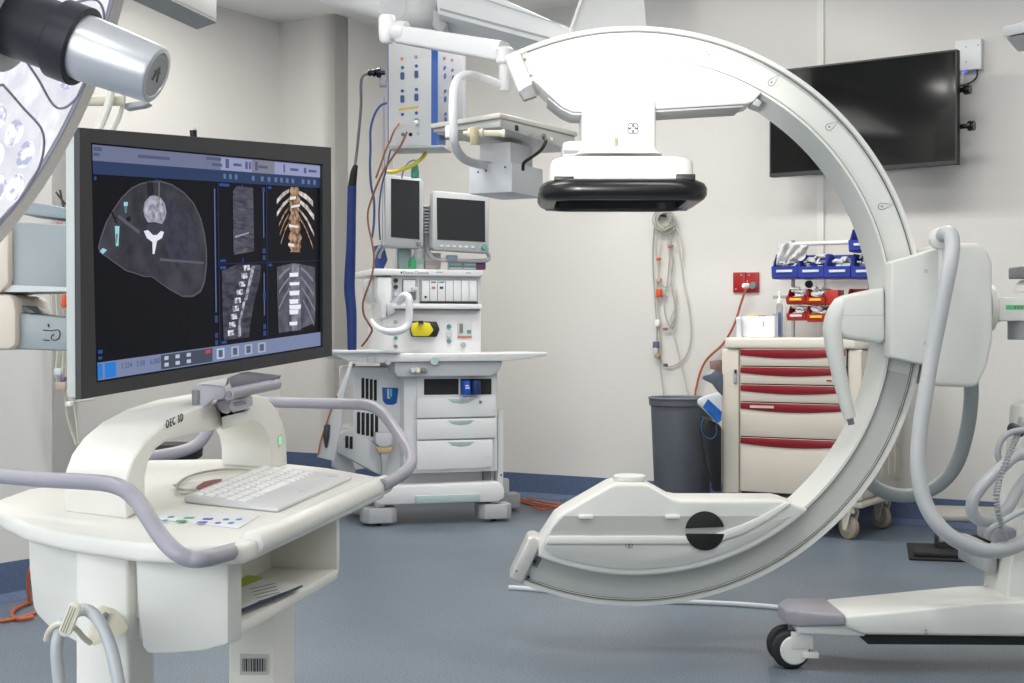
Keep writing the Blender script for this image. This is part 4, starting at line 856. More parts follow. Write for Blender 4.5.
    h = FM.hit(418.8, 243.5, -.043); MB(FM).lathe(h, (0, -1, 0), [(0, .012), (.008, .010)], 16).build('knob', mgrey, s)
    s = screen('main_display', [(433, 191.5), (436, 190.5), (487, 195), (489.5, 197), (489.5, 251), (487, 253.5), (435, 250), (432, 248)], [(436.7, 197.5), (485, 201), (485.3, 242), (437.3, 239.5)], -.08, .07, None, mat('display_grey_light', (172, 174, 175), .42))
    h = FM.hit(484.5, 247.2, -.083); MB(FM).lathe(h, (0, -1, 0), [(0, .015), (.010, .013)], 18).build('knob', teal, s)
    text('GE', 'maker_lettering', FM.w(*FM.hit(460, 197, -.0815)), FM.ex, Z, .014, inkl, s) if 0 else None
    for k in range(6): bp('button', 440+k*6.2, 245+k*.25, 443.5+k*6.2, 247+k*.25, -.0825, -.079, amg, .0008, s)
    m = MB(FM); m.tube([FM.hit(x, y, d) for x, y, d in ((427, 222, .05), (427, 240, .03), (428, 250, .0), (432, 257, -.03), (440, 260, -.04), (462, 260.5, -.04), (485, 260.5, -.04), (489, 257, -.04), (487, 252, -.05))], .010, 12); m.build('display_bracket', grey, o)
    m = MB(FM)
    for k in range(9): h = FM.hit(427, 207+k*3.2, .03); m.box((h.x-.02, .0, h.z-.004), (h.x+.02, .06, h.z+.004))
    m.build('display_mount', amg, o)
    bp('display_post', 421, 205, 431, 262, .06, .14, amg, .004); bp('display_post', 396, 246, 412, 270, .03, .10, amg, .006)
    bp('display_grip', 447, 255, 458, 262, -.055, -.03, mat('grip_blue_grey', (120, 138, 150), .4), .006)
    # power lead on the left and support strut
    pp('rear_strut', [(353, 364), (356, 364), (343, 395), (340, 395)], .3, .33, grey, .002)
    return o
AM = machine()
def fm_box(name, x0, y0, x1, y1, a, b, mt, lab, cat, bev=.003, group=None): return tag(MB(FM).bpx(x0, y0, x1, y1, a, b).build(name, mt, bevel=bev), lab, cat, group)
# things standing on the machine's top slab (its upper face is seen at row 268.5)
ZT = FM.hit(400, 268.5, -.03).z+.0008
def on_top(name, px, w_, d, h_, y, mt, lab, cat, cyl=False, capm=None):
    x = FM.hit(px, 262, y).x
    o = thing(name, lab, cat, FM.w(x, y, ZT), R(17)); m = MB(FM)
    if cyl: m.lathe((x, y, ZT), (0, 0, 1), [(0, w_/2*.95), (.004, w_/2), (h_*.7, w_/2), (h_*.85, w_/4), (h_, w_/4)], 20)
    else: m.box((x-w_/2, y-d/2, ZT), (x+w_/2, y+d/2, ZT+h_))
    m.build('body', mt, o, bevel=0 if cyl else .003)
    if capm: 
        m = MB(FM)
        if cyl: m.lathe((x, y, ZT+h_*.84), (0, 0, 1), [(0, w_/3.4), (h_*.22, w_/3.4)], 16)
        else: m.box((x-w_/2-.001, y-d/2-.001, ZT+h_*.25), (x+w_/2+.001, y-d/2+.002, ZT+h_*.55))
        m.build('lid' if cyl else 'label', capm, o)
on_top('sample_box', 403, .055, .05, .10, .02, mat('box_teal_grey', (118, 140, 136), .5), 'dull green box on top of the anaesthetic machine under the tall screen', 'box')
on_top('green_bottle', 412, .04, .04, .055, .0, green, 'small bright green bottle on top of the anaesthetic machine', 'bottle', True, teal)
on_top('carton', 418, .05, .04, .10, .07, mat('carton_white', (216, 222, 222), .6), 'white carton behind the green bottle on the anaesthetic machine', 'carton', False, mat('carton_mint', (170, 206, 190), .6))
on_top('carton', 432, .08, .05, .085, .08, mat('carton_beige', (214, 208, 198), .6), 'pale beige carton standing between the two screens of the anaesthetic machine', 'carton', False, mat('carton_rose', (206, 190, 186), .6))
on_top('vial_rack', 455, .07, .04, .035, .0, mat('rack_white', (205, 210, 210), .5), 'small rack of teal capped vials under the main screen, left one', 'rack', False, teal)
on_top('vial_rack', 469, .07, .04, .035, .0, mat('rack_white', (205, 210, 210), .5), 'small rack of teal vials under the main screen, right one', 'rack', False, teal)
on_top('purple_pouch', 480, .05, .04, .045, -.005, mat('pouch_purple', (108, 60, 100), .5), 'small purple pouch under the right corner of the main anaesthetic screen', 'pouch')
m = MB(FM)
for a, b in ((384, 376), (386, 372), (380, 370)):
    m.tube([FM.hit(a, 246, .03), FM.hit((a+b)/2, 256, .06), FM.hit(b+4, 269, .10)], .007, 8)
tag(m.build('grey_leads', grey), 'bundle of grey leads below the tall side screen of the anaesthetic machine', 'cable')
m = MB(FM); m.prism([FM.hit(x, y, .06) for x, y in ((374, 246), (384, 244), (388, 260), (383, 270.5), (376, 270.5))], (0, .03, 0)); tag(m.build('blue_pouch', mat('pouch_blue', (44, 70, 130), .5, var=.2, scale=40), bevel=.006), 'crumpled blue plastic pouch at the left end of the machine top', 'pouch')
# bottles in the open bay
for k, (px, mt, lab) in enumerate(((466, mat('tin_blue', (30, 90, 190), .3), 'bright blue tin with white lettering in the open bay of the machine'), (476, mat('tin_navy', (40, 60, 110), .3), 'dark blue tin beside the bright blue one in the open bay'))):
    h = FM.hit(px, 387, -.03); o = thing('tin', lab, 'tin', FM.w(h.x, -.03, h.z), R(17)); h0 = FM.hit(px, 394.4, -.03)
    m = MB(FM); m.lathe((h.x, -.032, h0.z), (0, 0, 1), [(0, .022), (.003, .024), (.066, .024), (.07, .021)], 24); m.build('body', mt, o)
    if k == 0:
        m = MB(FM); m.box((h.x-.010, -.0570, h0.z+.03), (h.x+.012, -.0555, h0.z+.036)); m.box((h.x-.010, -.0570, h0.z+.042), (h.x+.008, -.0555, h0.z+.048)); m.build('label', paper, o)

# ---------------------------------------------------------------- ceiling supply column and arms
FP = Frame((P(388.5, 150, 6.6).x, 6.6, 0), R(-8))
def column():
    o = thing('supply_column', 'white ceiling supply column with rows of blue gas and power outlets above the anaesthetic machine', 'supply column', FP.w(.1, .1, FP.hit(400, 146, 0).z), R(-8))
    q0, q1 = FP.hit(388.5, 146, 0), FP.hit(431, 143.5, 0); zb = q0.z; wd = q1.x; zt = CEIL-.002
    MB(FP).box((q0.x, 0, zb), (wd, .20, zt)).build('body', mat('column_white', (226, 226, 226), .4), o, bevel=.003)
    m = MB(FP); m.box((wd-.0, .004, zb), (wd+.030, .2, zt)); m.build('blue_strip', mat('strip_blue', (44, 96, 180), .4), o)
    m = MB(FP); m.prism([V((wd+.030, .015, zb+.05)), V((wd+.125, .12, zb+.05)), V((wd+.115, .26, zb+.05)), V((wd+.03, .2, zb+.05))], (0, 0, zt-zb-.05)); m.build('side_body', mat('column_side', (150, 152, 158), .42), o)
    m = MB(FP); m.box((q0.x-.006, .01, zb), (q0.x-.0005, .18, zt)); m.build('blue_edge', mat('strip_blue', (44, 96, 180), .4), o)
    bluep = mat('outlet_blue', (52, 84, 140), .45)
    def outlet(px, py, r_, mt, tall=False):
        h = FP.hit(px, py, -.0005); m = MB(FP)
        if tall: m.prism([V((h.x+x, 0, h.z+y)) for x, y in rpoly(-.009, -.017, .009, .017, .006, 4)], (0, -.004, 0))
        else: m.lathe(h, (0, -1, 0), [(0, r_), (.004, r_*.9)], 16)
        m.build('outlet', mt, o)
    def gas(px): pass
    sc_ = [(402, 414.5-.5)]
    rows = [(59, 'o'), (67.5, 's'), (76, 't'), (91, 's'), (99, 't'), (114.5, 's'), (120, 'p')]
    for x in (402, 416):
        for y, k in ((67.5-(x > 410)*1.5, 's'), (76-(x > 410)*1.5, 't'), (91-(x > 410)*1.5, 's'), (99-(x > 410)*1.5, 't'), (114.5-(x > 410)*1.5, 's')):
            outlet(x+.4, y, .0078, bluep, k == 't')
    outlet(402, 58.8, .008, mat('lamp_orange', (232, 140, 60), .4)); outlet(416, 57, .008, mat('outlet_ring_grey', (150, 150, 150), .4)); outlet(416, 57, .005, amw)
    outlet(402, 123.5, .011, ivory); outlet(416.5, 121, .014, mat('plug_grey', (150, 156, 164), .4)); outlet(403, 134.5, .009, mat('outlet_grey', (110, 115, 125), .4)); outlet(410.5, 134.5, .009, blackm); outlet(418, 133.5, .008, amg)
    m = MB(FP); m.prism([FP.hit(x, y, -.0008) for x, y in ((398.5, 108.5), (418.5, 106), (418.5, 108.2), (398.5, 110.6))], (0, .0007, 0)); m.build('yellow_strip', mat('tape_yellow', (236, 200, 60), .5), o)
    # outlets on the angled side
    a, b = FP.w(wd+.030, .015, 0), FP.w(wd+.125, .12, 0); d = (b-a).normalized(); nn = V((d.y, -d.x, 0))
    for px, py, tall in ((444.5, 58, 0), (452, 60, 0), (444.8, 67.5, 0), (452.5, 70, 0), (445, 76, 1), (453, 78, 1), (445.2, 91, 0), (445.2, 99, 1), (445.5, 114, 0), (445.5, 120, 1)):
        p = plane_hit(px, py, a, nn); m = MB(); r_ = .013 if tall else .007
        m.prism([p+d*(math.cos(R(t))*.006)+Z*(math.sin(R(t))*r_)+nn*.0003 for t in range(0, 360, 30)], nn*.003); m.build('outlet', bluep if py > 60 else mat('lamp_brown', (150, 90, 70), .5), o)
    MB(FP).box((q0.x-.002, -.002, zb-.012), (wd+.06, .2, zb-.0005)).build('end_plate', amg, o, bevel=.003)
    # plug heads
    h = FP.hit(416, 122, -.02); MB(FP).cyl((h.x, -.004, h.z), (h.x-.006, -.05, h.z-.012), .011, 14).build('plug', amw, o)
    # ceiling flange above
    return o
column()
m = MB(); ptsb = [(418, 124, 6.52), (412, 134, 6.48), (404, 146, 6.47), (393, 158, 6.47), (383, 172, 6.5), (376, 188, 6.55), (369, 205, 6.6), (366.5, 222, 6.62), (369, 240, 6.62), (374, 258, 6.6), (377, 272, 6.6), (373, 288, 6.62), (366, 300, 6.65), (363, 312, 6.68), (366, 322, 6.7), (372, 329, 6.75)]
ptsb = [(407, 132, 6.5), (401, 145, 6.49), (392, 158, 6.5), (383, 172, 6.52), (377, 185, 6.55), (372, 198, 6.6), (368, 212, 6.62), (368.5, 226, 6.62), (372, 242, 6.6), (374, 258, 6.6), (372, 275, 6.6), (367, 290, 6.62), (363, 303, 6.65), (364, 315, 6.68), (369, 324, 6.7), (372, 330, 6.72), (368, 338, 6.75), (362, 346, 6.8)]
m.tube([P(*t) for t in ptsb], .0048, 8); tag(m.build('brown_cable', brownc), 'long brown cable hanging from the supply column to the anaesthetic machine', 'cable')
m = MB(); m.tube([P(*t) for t in ((399, 124, 6.55), (394, 131, 6.52), (390, 141, 6.52), (385, 152, 6.52), (381, 164, 6.53), (376, 178, 6.55))], .0045, 8); tag(m.build('brown_cable', brownc), 'short brown cable dropping from the ivory plug of the supply column', 'cable')
m = MB(); m.tube([P(*t) for t in ((387, 103, 6.75), (380, 106, 6.75), (374, 116, 6.75), (370.5, 130, 6.75), (370.5, 148, 6.75), (370, 165, 6.76), (371, 185, 6.77), (374, 200, 6.78), (374, 222, 6.8), (372, 238, 6.8))], .0055, 8); tag(m.build('blue_tube', lblue), 'curved blue gas tube left of the supply column', 'tube')
m = MB(); m.tube([P(*t) for t in ((391, 148, 6.8), (389, 156, 6.8), (386, 170, 6.8), (381, 190, 6.82), (379, 215, 6.84), (380, 240, 6.86))], .004, 8); tag(m.build('blue_tube', lblue), 'thin blue gas tube running straight down behind the tall screen', 'tube')
m = MB(); m.cyl(P(383, 96, 6.85), P(383.5, 172, 6.85), .0075, 12); m.cyl(P(383.5, 172, 6.85), P(384, 245, 6.85), .0075, 12); tag(m.build('steel_pole', steel), 'slim steel pole standing left of the supply column', 'pole')
m = MB(); m.tube([P(*t) for t in ((426, 153, 6.75), (420, 160, 6.7), (411, 166, 6.68), (402, 169, 6.66), (394, 172, 6.66), (388, 171.5, 6.68))], .0095, 10); tag(m.build('yellow_tube', mat('yellow_tubing', (228, 214, 80), .4)), 'yellow gas tube curving below the supply column', 'tube')
m = MB(); m.cyl(P(415, 163, 6.8), P(415, 172, 6.8), .012, 12, .02); m.cyl(P(415, 172, 6.8), P(415, 178, 6.8), .02, 12); tag(m.build('green_bell_fitting', mat('sea_green', (80, 170, 145), .4), bevel=.001), 'small sea green bell fitting behind the tall screen', 'fitting')
m = MB(); m.tube([P(*t) for t in ((415, 163, 6.8), (414, 160, 6.8), (408, 163, 6.8), (403, 172, 6.8), (402, 178, 6.82))], .004, 8); tag(m.build('grey_tube', grey), 'thin grey tube arching beside the green bell fitting', 'tube')
# endoscope-like connector with a grey lead into a blue sleeve
o = thing('camera_head', 'black round connector head clipped to the left edge of the supply column', 'connector', P(380, 72, 6.6))
m = MB(); m.lathe(P(368, 73, 6.6), V((1, -.1, 0)), [(0, .012), (.008, .016), (.016, .012), (.02, .012), (.022, .017), (.034, .018), (.036, .012), (.042, .022), (.058, .024), (.062, .012), (.078, .010)], 20); m.build('body', black, o)
m = MB(); m.box(P(379, 86, 6.6)+V((0, 0, -.0)), P(386, 79, 6.62)+V((0, .02, 0))); m.build('clamp', grey, o, bevel=.002)
o = thing('sleeved_lead', 'grey lead running down into a thick royal blue sleeve beside the wall corner', 'cable', P(352, 345, 6.75))
m = MB(); m.tube([P(*t) for t in ((368, 73.5, 6.6), (363, 76, 6.6), (361, 84, 6.62), (361, 105, 6.65), (359, 130, 6.68), (357, 150, 6.7), (354.5, 170, 6.7))], .0068, 10); m.build('lead', mgrey, o)
m = MB(); m.tube([P(*t) for t in ((356, 165, 6.7), (354, 172, 6.7), (352, 187, 6.7))], [.010, .016, .020], 12); m.build('strain_relief', blackm, o)
m = MB(); m.tube([P(*t) for t in ((352, 186, 6.7), (351.5, 215, 6.71), (351, 245, 6.72), (350, 270, 6.74), (349.5, 290, 6.75), (351.5, 312, 6.75), (352, 338, 6.75), (352, 350, 6.75))], [.021, .021, .022, .025, .026, .024, .022, .021], 14); m.build('sleeve', bluec, o)
# spring arm crossing the picture
arm_w = mat('arm_white', (208, 210, 212), .38)
o = thing('ceiling_boom', 'pale grey articulated ceiling boom crossing in front of the supply column', 'ceiling boom', P(430, 0, 5.4))
Da = 5.3
m = MB(); m.tube([P(325, -6, 5.9), P(372, 3, 5.6), P(392, 7, 5.45)], [.045, .052, .055], 20); m.build('upper_arm', arm_w, o)
m = MB(); m.lathe(P(387, 40, 5.35), (0, 0, 1), [(-.012, .018), (0, .028), (.03, .031), (.08, .031), (.09, .026)], 24); m.build('elbow', white, o)
d_ = (P(508, 50, 5.0)-P(396, 27, 5.3))
m = MB(); m.tube([P(390, 32, 5.3), P(398, 32, 5.3), P(406, 33, 5.29)], [.03, .042, .042], 24, smooth=False); m.build('elbow_joint', arm_w, o, bevel=.004)
def beam(p, q, h0, h1, w0, w1):
    d = (q-p).normalized(); s = d.cross(Z).normalized(); u = s.cross(d)
    def sec(c, h, w_): return [c+s*(x*w_)+u*(y*h) for x, y in rpoly(-1, -1, 1, 1, .4, 3)]
    return MB().loft([sec(p, h0, w0), sec(q, h1, w1)])
beam(P(402, 35, 5.3), P(503, 52, 5.02), .033, .036, .035, .03).build('forearm', arm_w, o)
m = MB(); q = P(505, 54, 5.0); m.lathe(q-V((0, 0, .045)), V((.9, -.2, .0)), [(-.012, .028), (-.008, .034), (.010, .034), (.014, .028)], 24) if 0 else m.lathe(q-Z*.035, (0, 0, 1), [(0, .026), (.006, .031), (.05, .031), (.058, .022)], 24); m.build('wrist', arm_w, o)
m = MB(); m.cyl(P(505, 60, 5.0), P(505, 91, 5.0), .021, 20); m.build('drop_post', mat('post_white', (196, 196, 198), .4), o, bevel=.002)
m = MB(); m.tube([P(*t) for t in ((503, 86, 5.0), (490, 81, 4.98), (476, 76, 4.95), (466, 75, 4.86), (458, 79, 4.80), (454, 89, 4.74), (453, 104, 4.70), (453, 122, 4.68), (454, 140, 4.68), (458, 152, 4.72), (466, 160, 4.80), (480, 164.5, 4.9), (494, 166, 4.98))], .0145, 16); m.build('shelf_handle', arm_w, o)
m = MB(); m.cyl(P(451.5, 126, 4.69), P(451.5, 138, 4.69), .021, 20); m.build('handle_joint', white, o, bevel=.003)
# shelf tray with its box
FT = Frame((P(430, 128, 5.0).x, 5.0, 0), R(10))
def Pz(px, py, z): return RZ(px, py, z)
zt = P(430, 126, 5.0).z
c0, c1, c2, c3 = P(428, 127, 4.95), P(500, 118.5, 4.85), None, None
sh = thing('instrument_shelf', 'grey and white instrument shelf hanging from the ceiling arm left of the flat detector', 'shelf', P(520, 150, 4.9))
# the tray: top plane slightly above the eye line far below, seen from underneath
zt = 1.67
E0 = RZ(430, 124, zt); E1 = RZ(500, 118, zt); E2 = RZ(570, 141, zt); E3 = RZ(508, 150, zt)
m = MB(); tr = [E0, E1, E2, E3]; m.prism(tr, (0, 0, -.012))
zt_a = 1.66
a = P(430, 127, 4.95); b = P(500, 119, 4.70); c = P(578, 147, 5.15); d = a+(c-b)
zz_ = .5*(a.z+b.z)
a, b, c, d = [V((p.x, p.y, zz_)) for p in (a, b, c, d)]
m = MB(); m.prism([a, b, c, d], (0, 0, .016)); m.build('tray', alu, sh, bevel=.003)
m = MB(); s_ = [p+(( a+b+c+d)/4-p)*.04 for p in (a, b, c, d)]; m.hexa([s_[0]-Z*.012, s_[1]-Z*.030, s_[2]-Z*.055, s_[3]-Z*.035]+[p-Z*.0005 for p in s_]); m.build('shelf_body', mat('shelf_grey', (186, 186, 184), .35, .2), sh, bevel=.004)
e = (c-b).normalized(); nb = V((e.y, -e.x, 0)); nb = nb if nb.y < 0 else -nb
L = (c-b).length
def onface(t, z_, w_, h_, name, mt, th=.004):
    p = s_[1]+(s_[2]-s_[1])*t; m = MB(); q = V((p.x, p.y, zz_-z_)); m.prism([q-e*w_/2-Z*h_/2, q+e*w_/2-Z*h_/2, q+e*w_/2+Z*h_/2, q-e*w_/2+Z*h_/2], nb*th); return m.build(name, mt, sh, bevel=.0008)
onface(.2, .02, .018, .018, 'socket', blackm); onface(.38, .03, .014, .010, 'socket', grey); onface(.56, .028, .022, .022, 'socket', mgrey); onface(.66, .03, .012, .012, 'latch', white); onface(.9, .03, .02, .02, 'latch', grey)
bx0, bx1, bx2 = P(469, 168, 4.95), P(512, 157, 4.88), P(543, 168, 5.1)
bx3 = bx0+(bx2-bx1); zt2 = P(512, 162, 4.88).z; zb2 = P(512, 192, 4.88).z
m = MB(); q = [V((p.x, p.y, zb2)) for p in (bx0, bx1, bx2, bx3)]; m.prism(q, (0, 0, zt2-zb2)); m.build('under_box', mat('box_white', (206, 208, 212), .4), sh, bevel=.003)
ctr_ = sum(q, V())/4; m = MB(); m.prism([V((ctr_.x+(p.x-ctr_.x)*.72, ctr_.y+(p.y-ctr_.y)*.72, zt2+.001)) for p in q], (0, 0, zz_-.05-zt2)); m.build('neck_box', mat('box_white', (206, 208, 212), .4), sh, bevel=.003)
m = MB(); q2 = [V((p.x, p.y, zt2-.001)) for p in (P(484, 150, 4.95), P(515, 147, 4.9), P(532, 153, 5.02), P(500, 156, 5.07))]
m = MB(); 
for p in ((478, 172), (486, 170.5), (505, 167)):
    h = P(p[0], p[1], 4.86); m.cyl(h+V((0, .01, 0)), h+V((0, .002, 0)), .0035, 8)
m.build('rivets', dark, sh)
m = MB(); m.tube([s_[1]+(s_[2]-s_[1])*.56+V((0, -.012, -.032)), P(546, 141, 4.78), P(541, 150, 4.78), P(532, 157, 4.82), P(524, 163, 4.86), P(523, 170, 4.88)], .0058, 8)
tag(m.build('black_lead', blackm), 'short black lead from the shelf socket to the box under it', 'cable')
m = MB(); m.cyl(P(466, 133, 4.585), P(466, 132, 4.86), .006, 10); m.build('regulator_stem', grey, sh)
m = MB(); m.lathe(P(463, 133, 4.58), V((1, .06, -.0)), [(0, .006), (.014, .008), (.016, .014), (.024, .017), (.034, .020), (.042, .014), (.05, .012), (.056, .012), (.058, .016), (.062, .014), (.066, .010), (.122, .010), (.124, .013), (.132, .013)], 20); rg = m.build('regulator', ivory, sh, label='ivory regulator')
m = MB(); m.lathe(P(474, 136, 4.57), V((0, -.2, 1)), [(-.028, .010), (-.022, .013), (.022, .013), (.028, .010)], 16); m.build('regulator_knob', mat('ivory_dark', (196, 184, 150), .45), rg)
# dome and ceiling plate of the arm
o = thing('ceiling_dome', 'white domed ceiling mount of the articulated arm', 'ceiling mount', P(415, 25, 5.9))
m = MB(); c_ = P(418, 22, 6.3); m.lathe((c_.x, c_.y, c_.z), (0, 0, 1), [(-.035, .03), (-.03, .06), (-.015, .085), (0, .095), (.02, .10)], 32); m.build('dome', white, o)
m = MB(); m.lathe((c_.x, c_.y, c_.z+.02), (0, 0, 1), [(0, .085), (.35, .085), (CEIL-c_.z-.021, .085)], 32); m.build('tube', mat('dome_bright', (232, 234, 235), .4), o)
o = thing('ceiling_beam', 'broad white ceiling-mounted beam running from the column toward the top of the gantry', 'ceiling beam', P(520, 20, 5.9))
for pix, D0, D1, n_, mt in (([(436, -22), (470, -16), (600, 42), (592, 56), (438, 14)], 6.0, 6.45, 'beam', mat('beam_white', (232, 234, 235), .5)), ([(434, 8), (440, 14), (448, 24), (441, 34), (432, 26)], 6.1, 6.5, 'beam_end', amg)):
    m = MB(Frame((0, 0, 0), 0)); m.ppx(pix, D0, D1); m.build(n_, mt, o, bevel=.006)
m = MB(Frame((0, 0, 0), 0)); m.ppx([(440, 8), (594, 49), (594, 51), (440, 10)], 5.995, 6.0); m.build('beam_seam', grey, o)
m = MB(Frame((0, 0, 0), 0)); m.ppx([(470, -6), (598, 36), (598, 37), (470, -5)], 5.995, 6.0); m.build('beam_seam', mat('seam_pale', (190, 192, 193), .5), o)
# second ceiling beam top left
o = thing('ceiling_housing', 'square-ended white ceiling housing with a grey underside, above the big monitor', 'ceiling housing', P(180, 0, 4.6))
zq = P(197, 29.5, 4.4).z
B0, B1, B2, B3 = RZ(197, 29.5, zq), RZ(217, 22.5, zq), None, None
dirb = (RZ(130, -1, zq)-RZ(197, 29.5, zq)); 
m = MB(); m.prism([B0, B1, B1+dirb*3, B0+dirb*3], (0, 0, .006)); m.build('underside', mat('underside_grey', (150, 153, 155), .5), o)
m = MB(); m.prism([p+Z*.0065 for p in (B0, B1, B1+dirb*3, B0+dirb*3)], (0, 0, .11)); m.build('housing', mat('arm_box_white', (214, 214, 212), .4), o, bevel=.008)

o = AM; f_ = WORLD; q = lambda pix: [f_.hit(x, y, 7.0) for x, y in pix]
m = MB(); m.prism(q([(350, 362), (353, 362), (344, 395), (341, 425), (334, 461), (317, 457), (325, 430), (334, 402)]), (0, .02, 0)); m.build('side_board', mat('board_white', (200, 202, 205), .45), o, bevel=.003)
m = MB(); m.tube([P(x, y, 6.99) for x, y in ((337, 396), (331, 410), (326, 425), (321, 440), (318, 455))], .004, 8); m.build('side_board_edge', orange, o)
m = MB(); m.prism([P(x, y, 6.985) for x, y in ((324, 426), (327, 424), (330, 425), (329, 438), (327, 448), (325, 448), (323, 437))], (0, .01, 0)); m.build('black_clamp', dark, o, bevel=.002)
# ---------------------------------------------------------------- supply trolley
o_ = P(722, 500, 7.03); FTR = Frame((o_.x, o_.y, 0), -R(32))
def trolley():
    o = thing('supply_trolley', 'cream medical supply trolley with dark red drawer grips behind the C-shaped gantry', 'trolley', FTR.w(.33, .3, 0), -R(32))
    xr = FTR.hit(862, 400, 0).x; dp = .58
    zt, zs, zb = FTR.hit(740, 337.5, 0).z, FTR.hit(740, 348.5, 0).z, FTR.hit(740, 494, 0).z
    MB(FTR).box((.0, .012, zb), (xr, dp, zs-.001)).build('body', trolley_m, o, bevel=.02, seg=3)
    m = MB(FTR); m.prism([V((x, y, zs)) for x, y in ((.005, .03), (.03, -.012), (xr-.03, -.012), (xr+.008, .03), (xr+.008, dp+.005), (-.008, dp+.005), (-.008, .05))], (0, 0, zt-zs)); m.build('top', mat('trolley_top', (220, 214, 202), .38), o, bevel=.010, seg=3)
    # left corner post
    a, b = FTR.hit(721.5, 400, 0).x, FTR.hit(739, 400, 0).x
    MB(FTR).box((a, -.002, zb+.0), (b, .03, zs-.002)).build('corner_post', mat('post_cream', (206, 199, 186), .42), o, bevel=.010, seg=3)
    a2 = FTR.hit(848, 400, 0).x
    MB(FTR).box((a2, -.002, zb), (xr, .03, zs-.002)).build('corner_post', mat('post_cream', (206, 199, 186), .42), o, bevel=.010, seg=3)
    x0, x1 = FTR.hit(741, 400, 0).x, FTR.hit(847, 400, 0).x
    MB(FTR).box((x0, .004, zb), (x1, .014, zs)).build('drawer_gap', darkrec, o)
    ys = [348.6, 366.2, 384, 401.8, 436.5, 491.5]
    for k in range(5):
        za, zc = FTR.hit(741, ys[k], -.012).z, FTR.hit(741, ys[k+1], -.012).z
        d = MB(FTR).box((x0+.002, -.012, zc+.0025), (x1-.002, .004, za-.0025)).build('drawer', trolley_m, o, bevel=.004)
        g = .040; L = x1-x0; pts = [V((x0+.003, -.016, za-.004)), V((x1-.003, -.016, za-.004))]
        for i in range(13):
            t = i/12; pts.append(V((x1-.003-(L-.006)*t, -.016, za-.004-.028-.014*math.sin(math.pi*t))))
        m = MB(FTR); m.prism(pts, (0, .006, 0)); m.build('red_grip', redd, d, bevel=.002)
    h = FTR.hit(750, 406.5, -.0165); m = MB(FTR); m.box((h.x, -.0175, h.z-.006), (h.x+.12, -.016, h.z+.006)); m.build('drawer_label', mat('grip_label', (205, 190, 186), .5), o)
    h = FTR.hit(829, 380.7, -.014); MB(FTR).box((h.x-.012, -.014, h.z-.004), (h.x+.012, -.012, h.z+.004)).build('red_tab', red, o)
    h = FTR.hit(735.5, 375, -.004); m = MB(FTR); m.box((h.x-.010, -.012, h.z-.04), (h.x+.008, -.002, h.z+.028)); m.build('latch', grey, o, bevel=.003); MB(FTR).box((h.x+.0, -.016, h.z+.008), (h.x+.008, -.012, h.z+.026)).build('latch_slot', blackm, o)
    # right flank: recess and ribs
    fx = xr+.001
    m = MB(FTR); m.prism([V((fx, y, z)) for y, z in ((.10, zs-.03), (.20, zs-.03), (.22, zs-.08), (.48, zs-.08), (.50, zs-.03), (.56, zs-.03), (.56, zb+.06), (.10, zb+.06))], (.006, 0, 0)); m.build('side_panel', mat('flank_cream', (198, 194, 182), .45), o, bevel=.003)
    m = MB(FTR)
    for y in (.26, .36, .46): m.box((fx+.0062, y, zb+.1), (fx+.010, y+.008, zs-.14))
    m.build('side_ribs', trolley_m, o)
    for y, z in ((.52, .62), (.52, .42), (.52, .25)): MB(FTR).cyl((fx+.006, y, z), (fx+.012, y, z), .010, 12).build('screw', grey, o)
    MB(FTR).box((.0, .01, zb-.035), (xr, dp, zb-.001)).build('plinth', trolley_m, o, bevel=.012)
    for px, y_, yaw in ((849, .05, .5), (0, .5, .5), (-1, .05, 0), (-2, .5, 0)):
        x_ = FTR.hit(849, 500, .05).x if px >= 0 else .07
        if px == 0: x_ = FTR.hit(887, 500, .53).x-.02
        c_ = V((x_, y_, 0)); r_ = .058
        yaw = R(62)
        ax = V((math.cos(yaw), math.sin(yaw), 0))
        m = MB(FTR); m.lathe(c_+V((0, 0, r_))-ax*.016, ax, [(0, r_*.8), (.004, r_*.96), (.010, r_), (.022, r_), (.028, r_*.96), (.032, r_*.8)], 28); wh = m.build('wheel', castor_g, o)
        m = MB(FTR); m.lathe(c_+V((0, 0, r_))-ax*.0175, ax, [(0, r_*.45), (.035, r_*.45)], 16); m.build('hub', grey, wh)
        m = MB(FTR); bk = V((-ax.y, ax.x, 0))*-.02
        for s in (-1, 1):
            q = c_+ax*(s*.022); m.prism([q+V((0, 0, r_-.015))-bk*.6, q+V((0, 0, r_-.012))+bk*.6, q+bk*2+V((0, 0, zb-.05)), q-bk*1.2+V((0, 0, zb-.05))], ax*(s*.006))
        m.box((c_.x-.035, c_.y-.035, zb-.06), (c_.x+.035, c_.y+.035, zb-.0355)); m.build('caster_fork', mat('fork_cream', (196, 190, 180), .45), o)
    # rack at the back of the top
    yb = .50
    for px in (791, 868):
        h = FTR.hit(px, 240, yb); MB(FTR).cyl((h.x, yb+.03, zt+.0005), (h.x, yb+.03, h.z), .010, 12).build('rack_post', grey, o)
    p, q = FTR.hit(786, 244, yb), FTR.hit(868, 240, yb); MB(FTR).cyl((p.x, yb+.03, p.z), (q.x, yb+.03, p.z), .011, 14).build('rack_rail', white, o)
    for py in (262, 297, 315):
        h = FTR.hit(785, py, yb); MB(FTR).box((FTR.hit(772, py, yb).x, yb+.012, h.z-.008), (FTR.hit(880, py, yb).x, yb+.018, h.z+.008)).build('rack_bar', grey, o)
    h = FTR.hit(807, 284, yb-.02); MB(FTR).lathe((h.x, yb+.012, h.z), (0, -1, 0), [(0, .020), (.012, .019), (.02, .015)], 20).build('rack_knob', blackm, o)
    return zt
TZ = trolley()
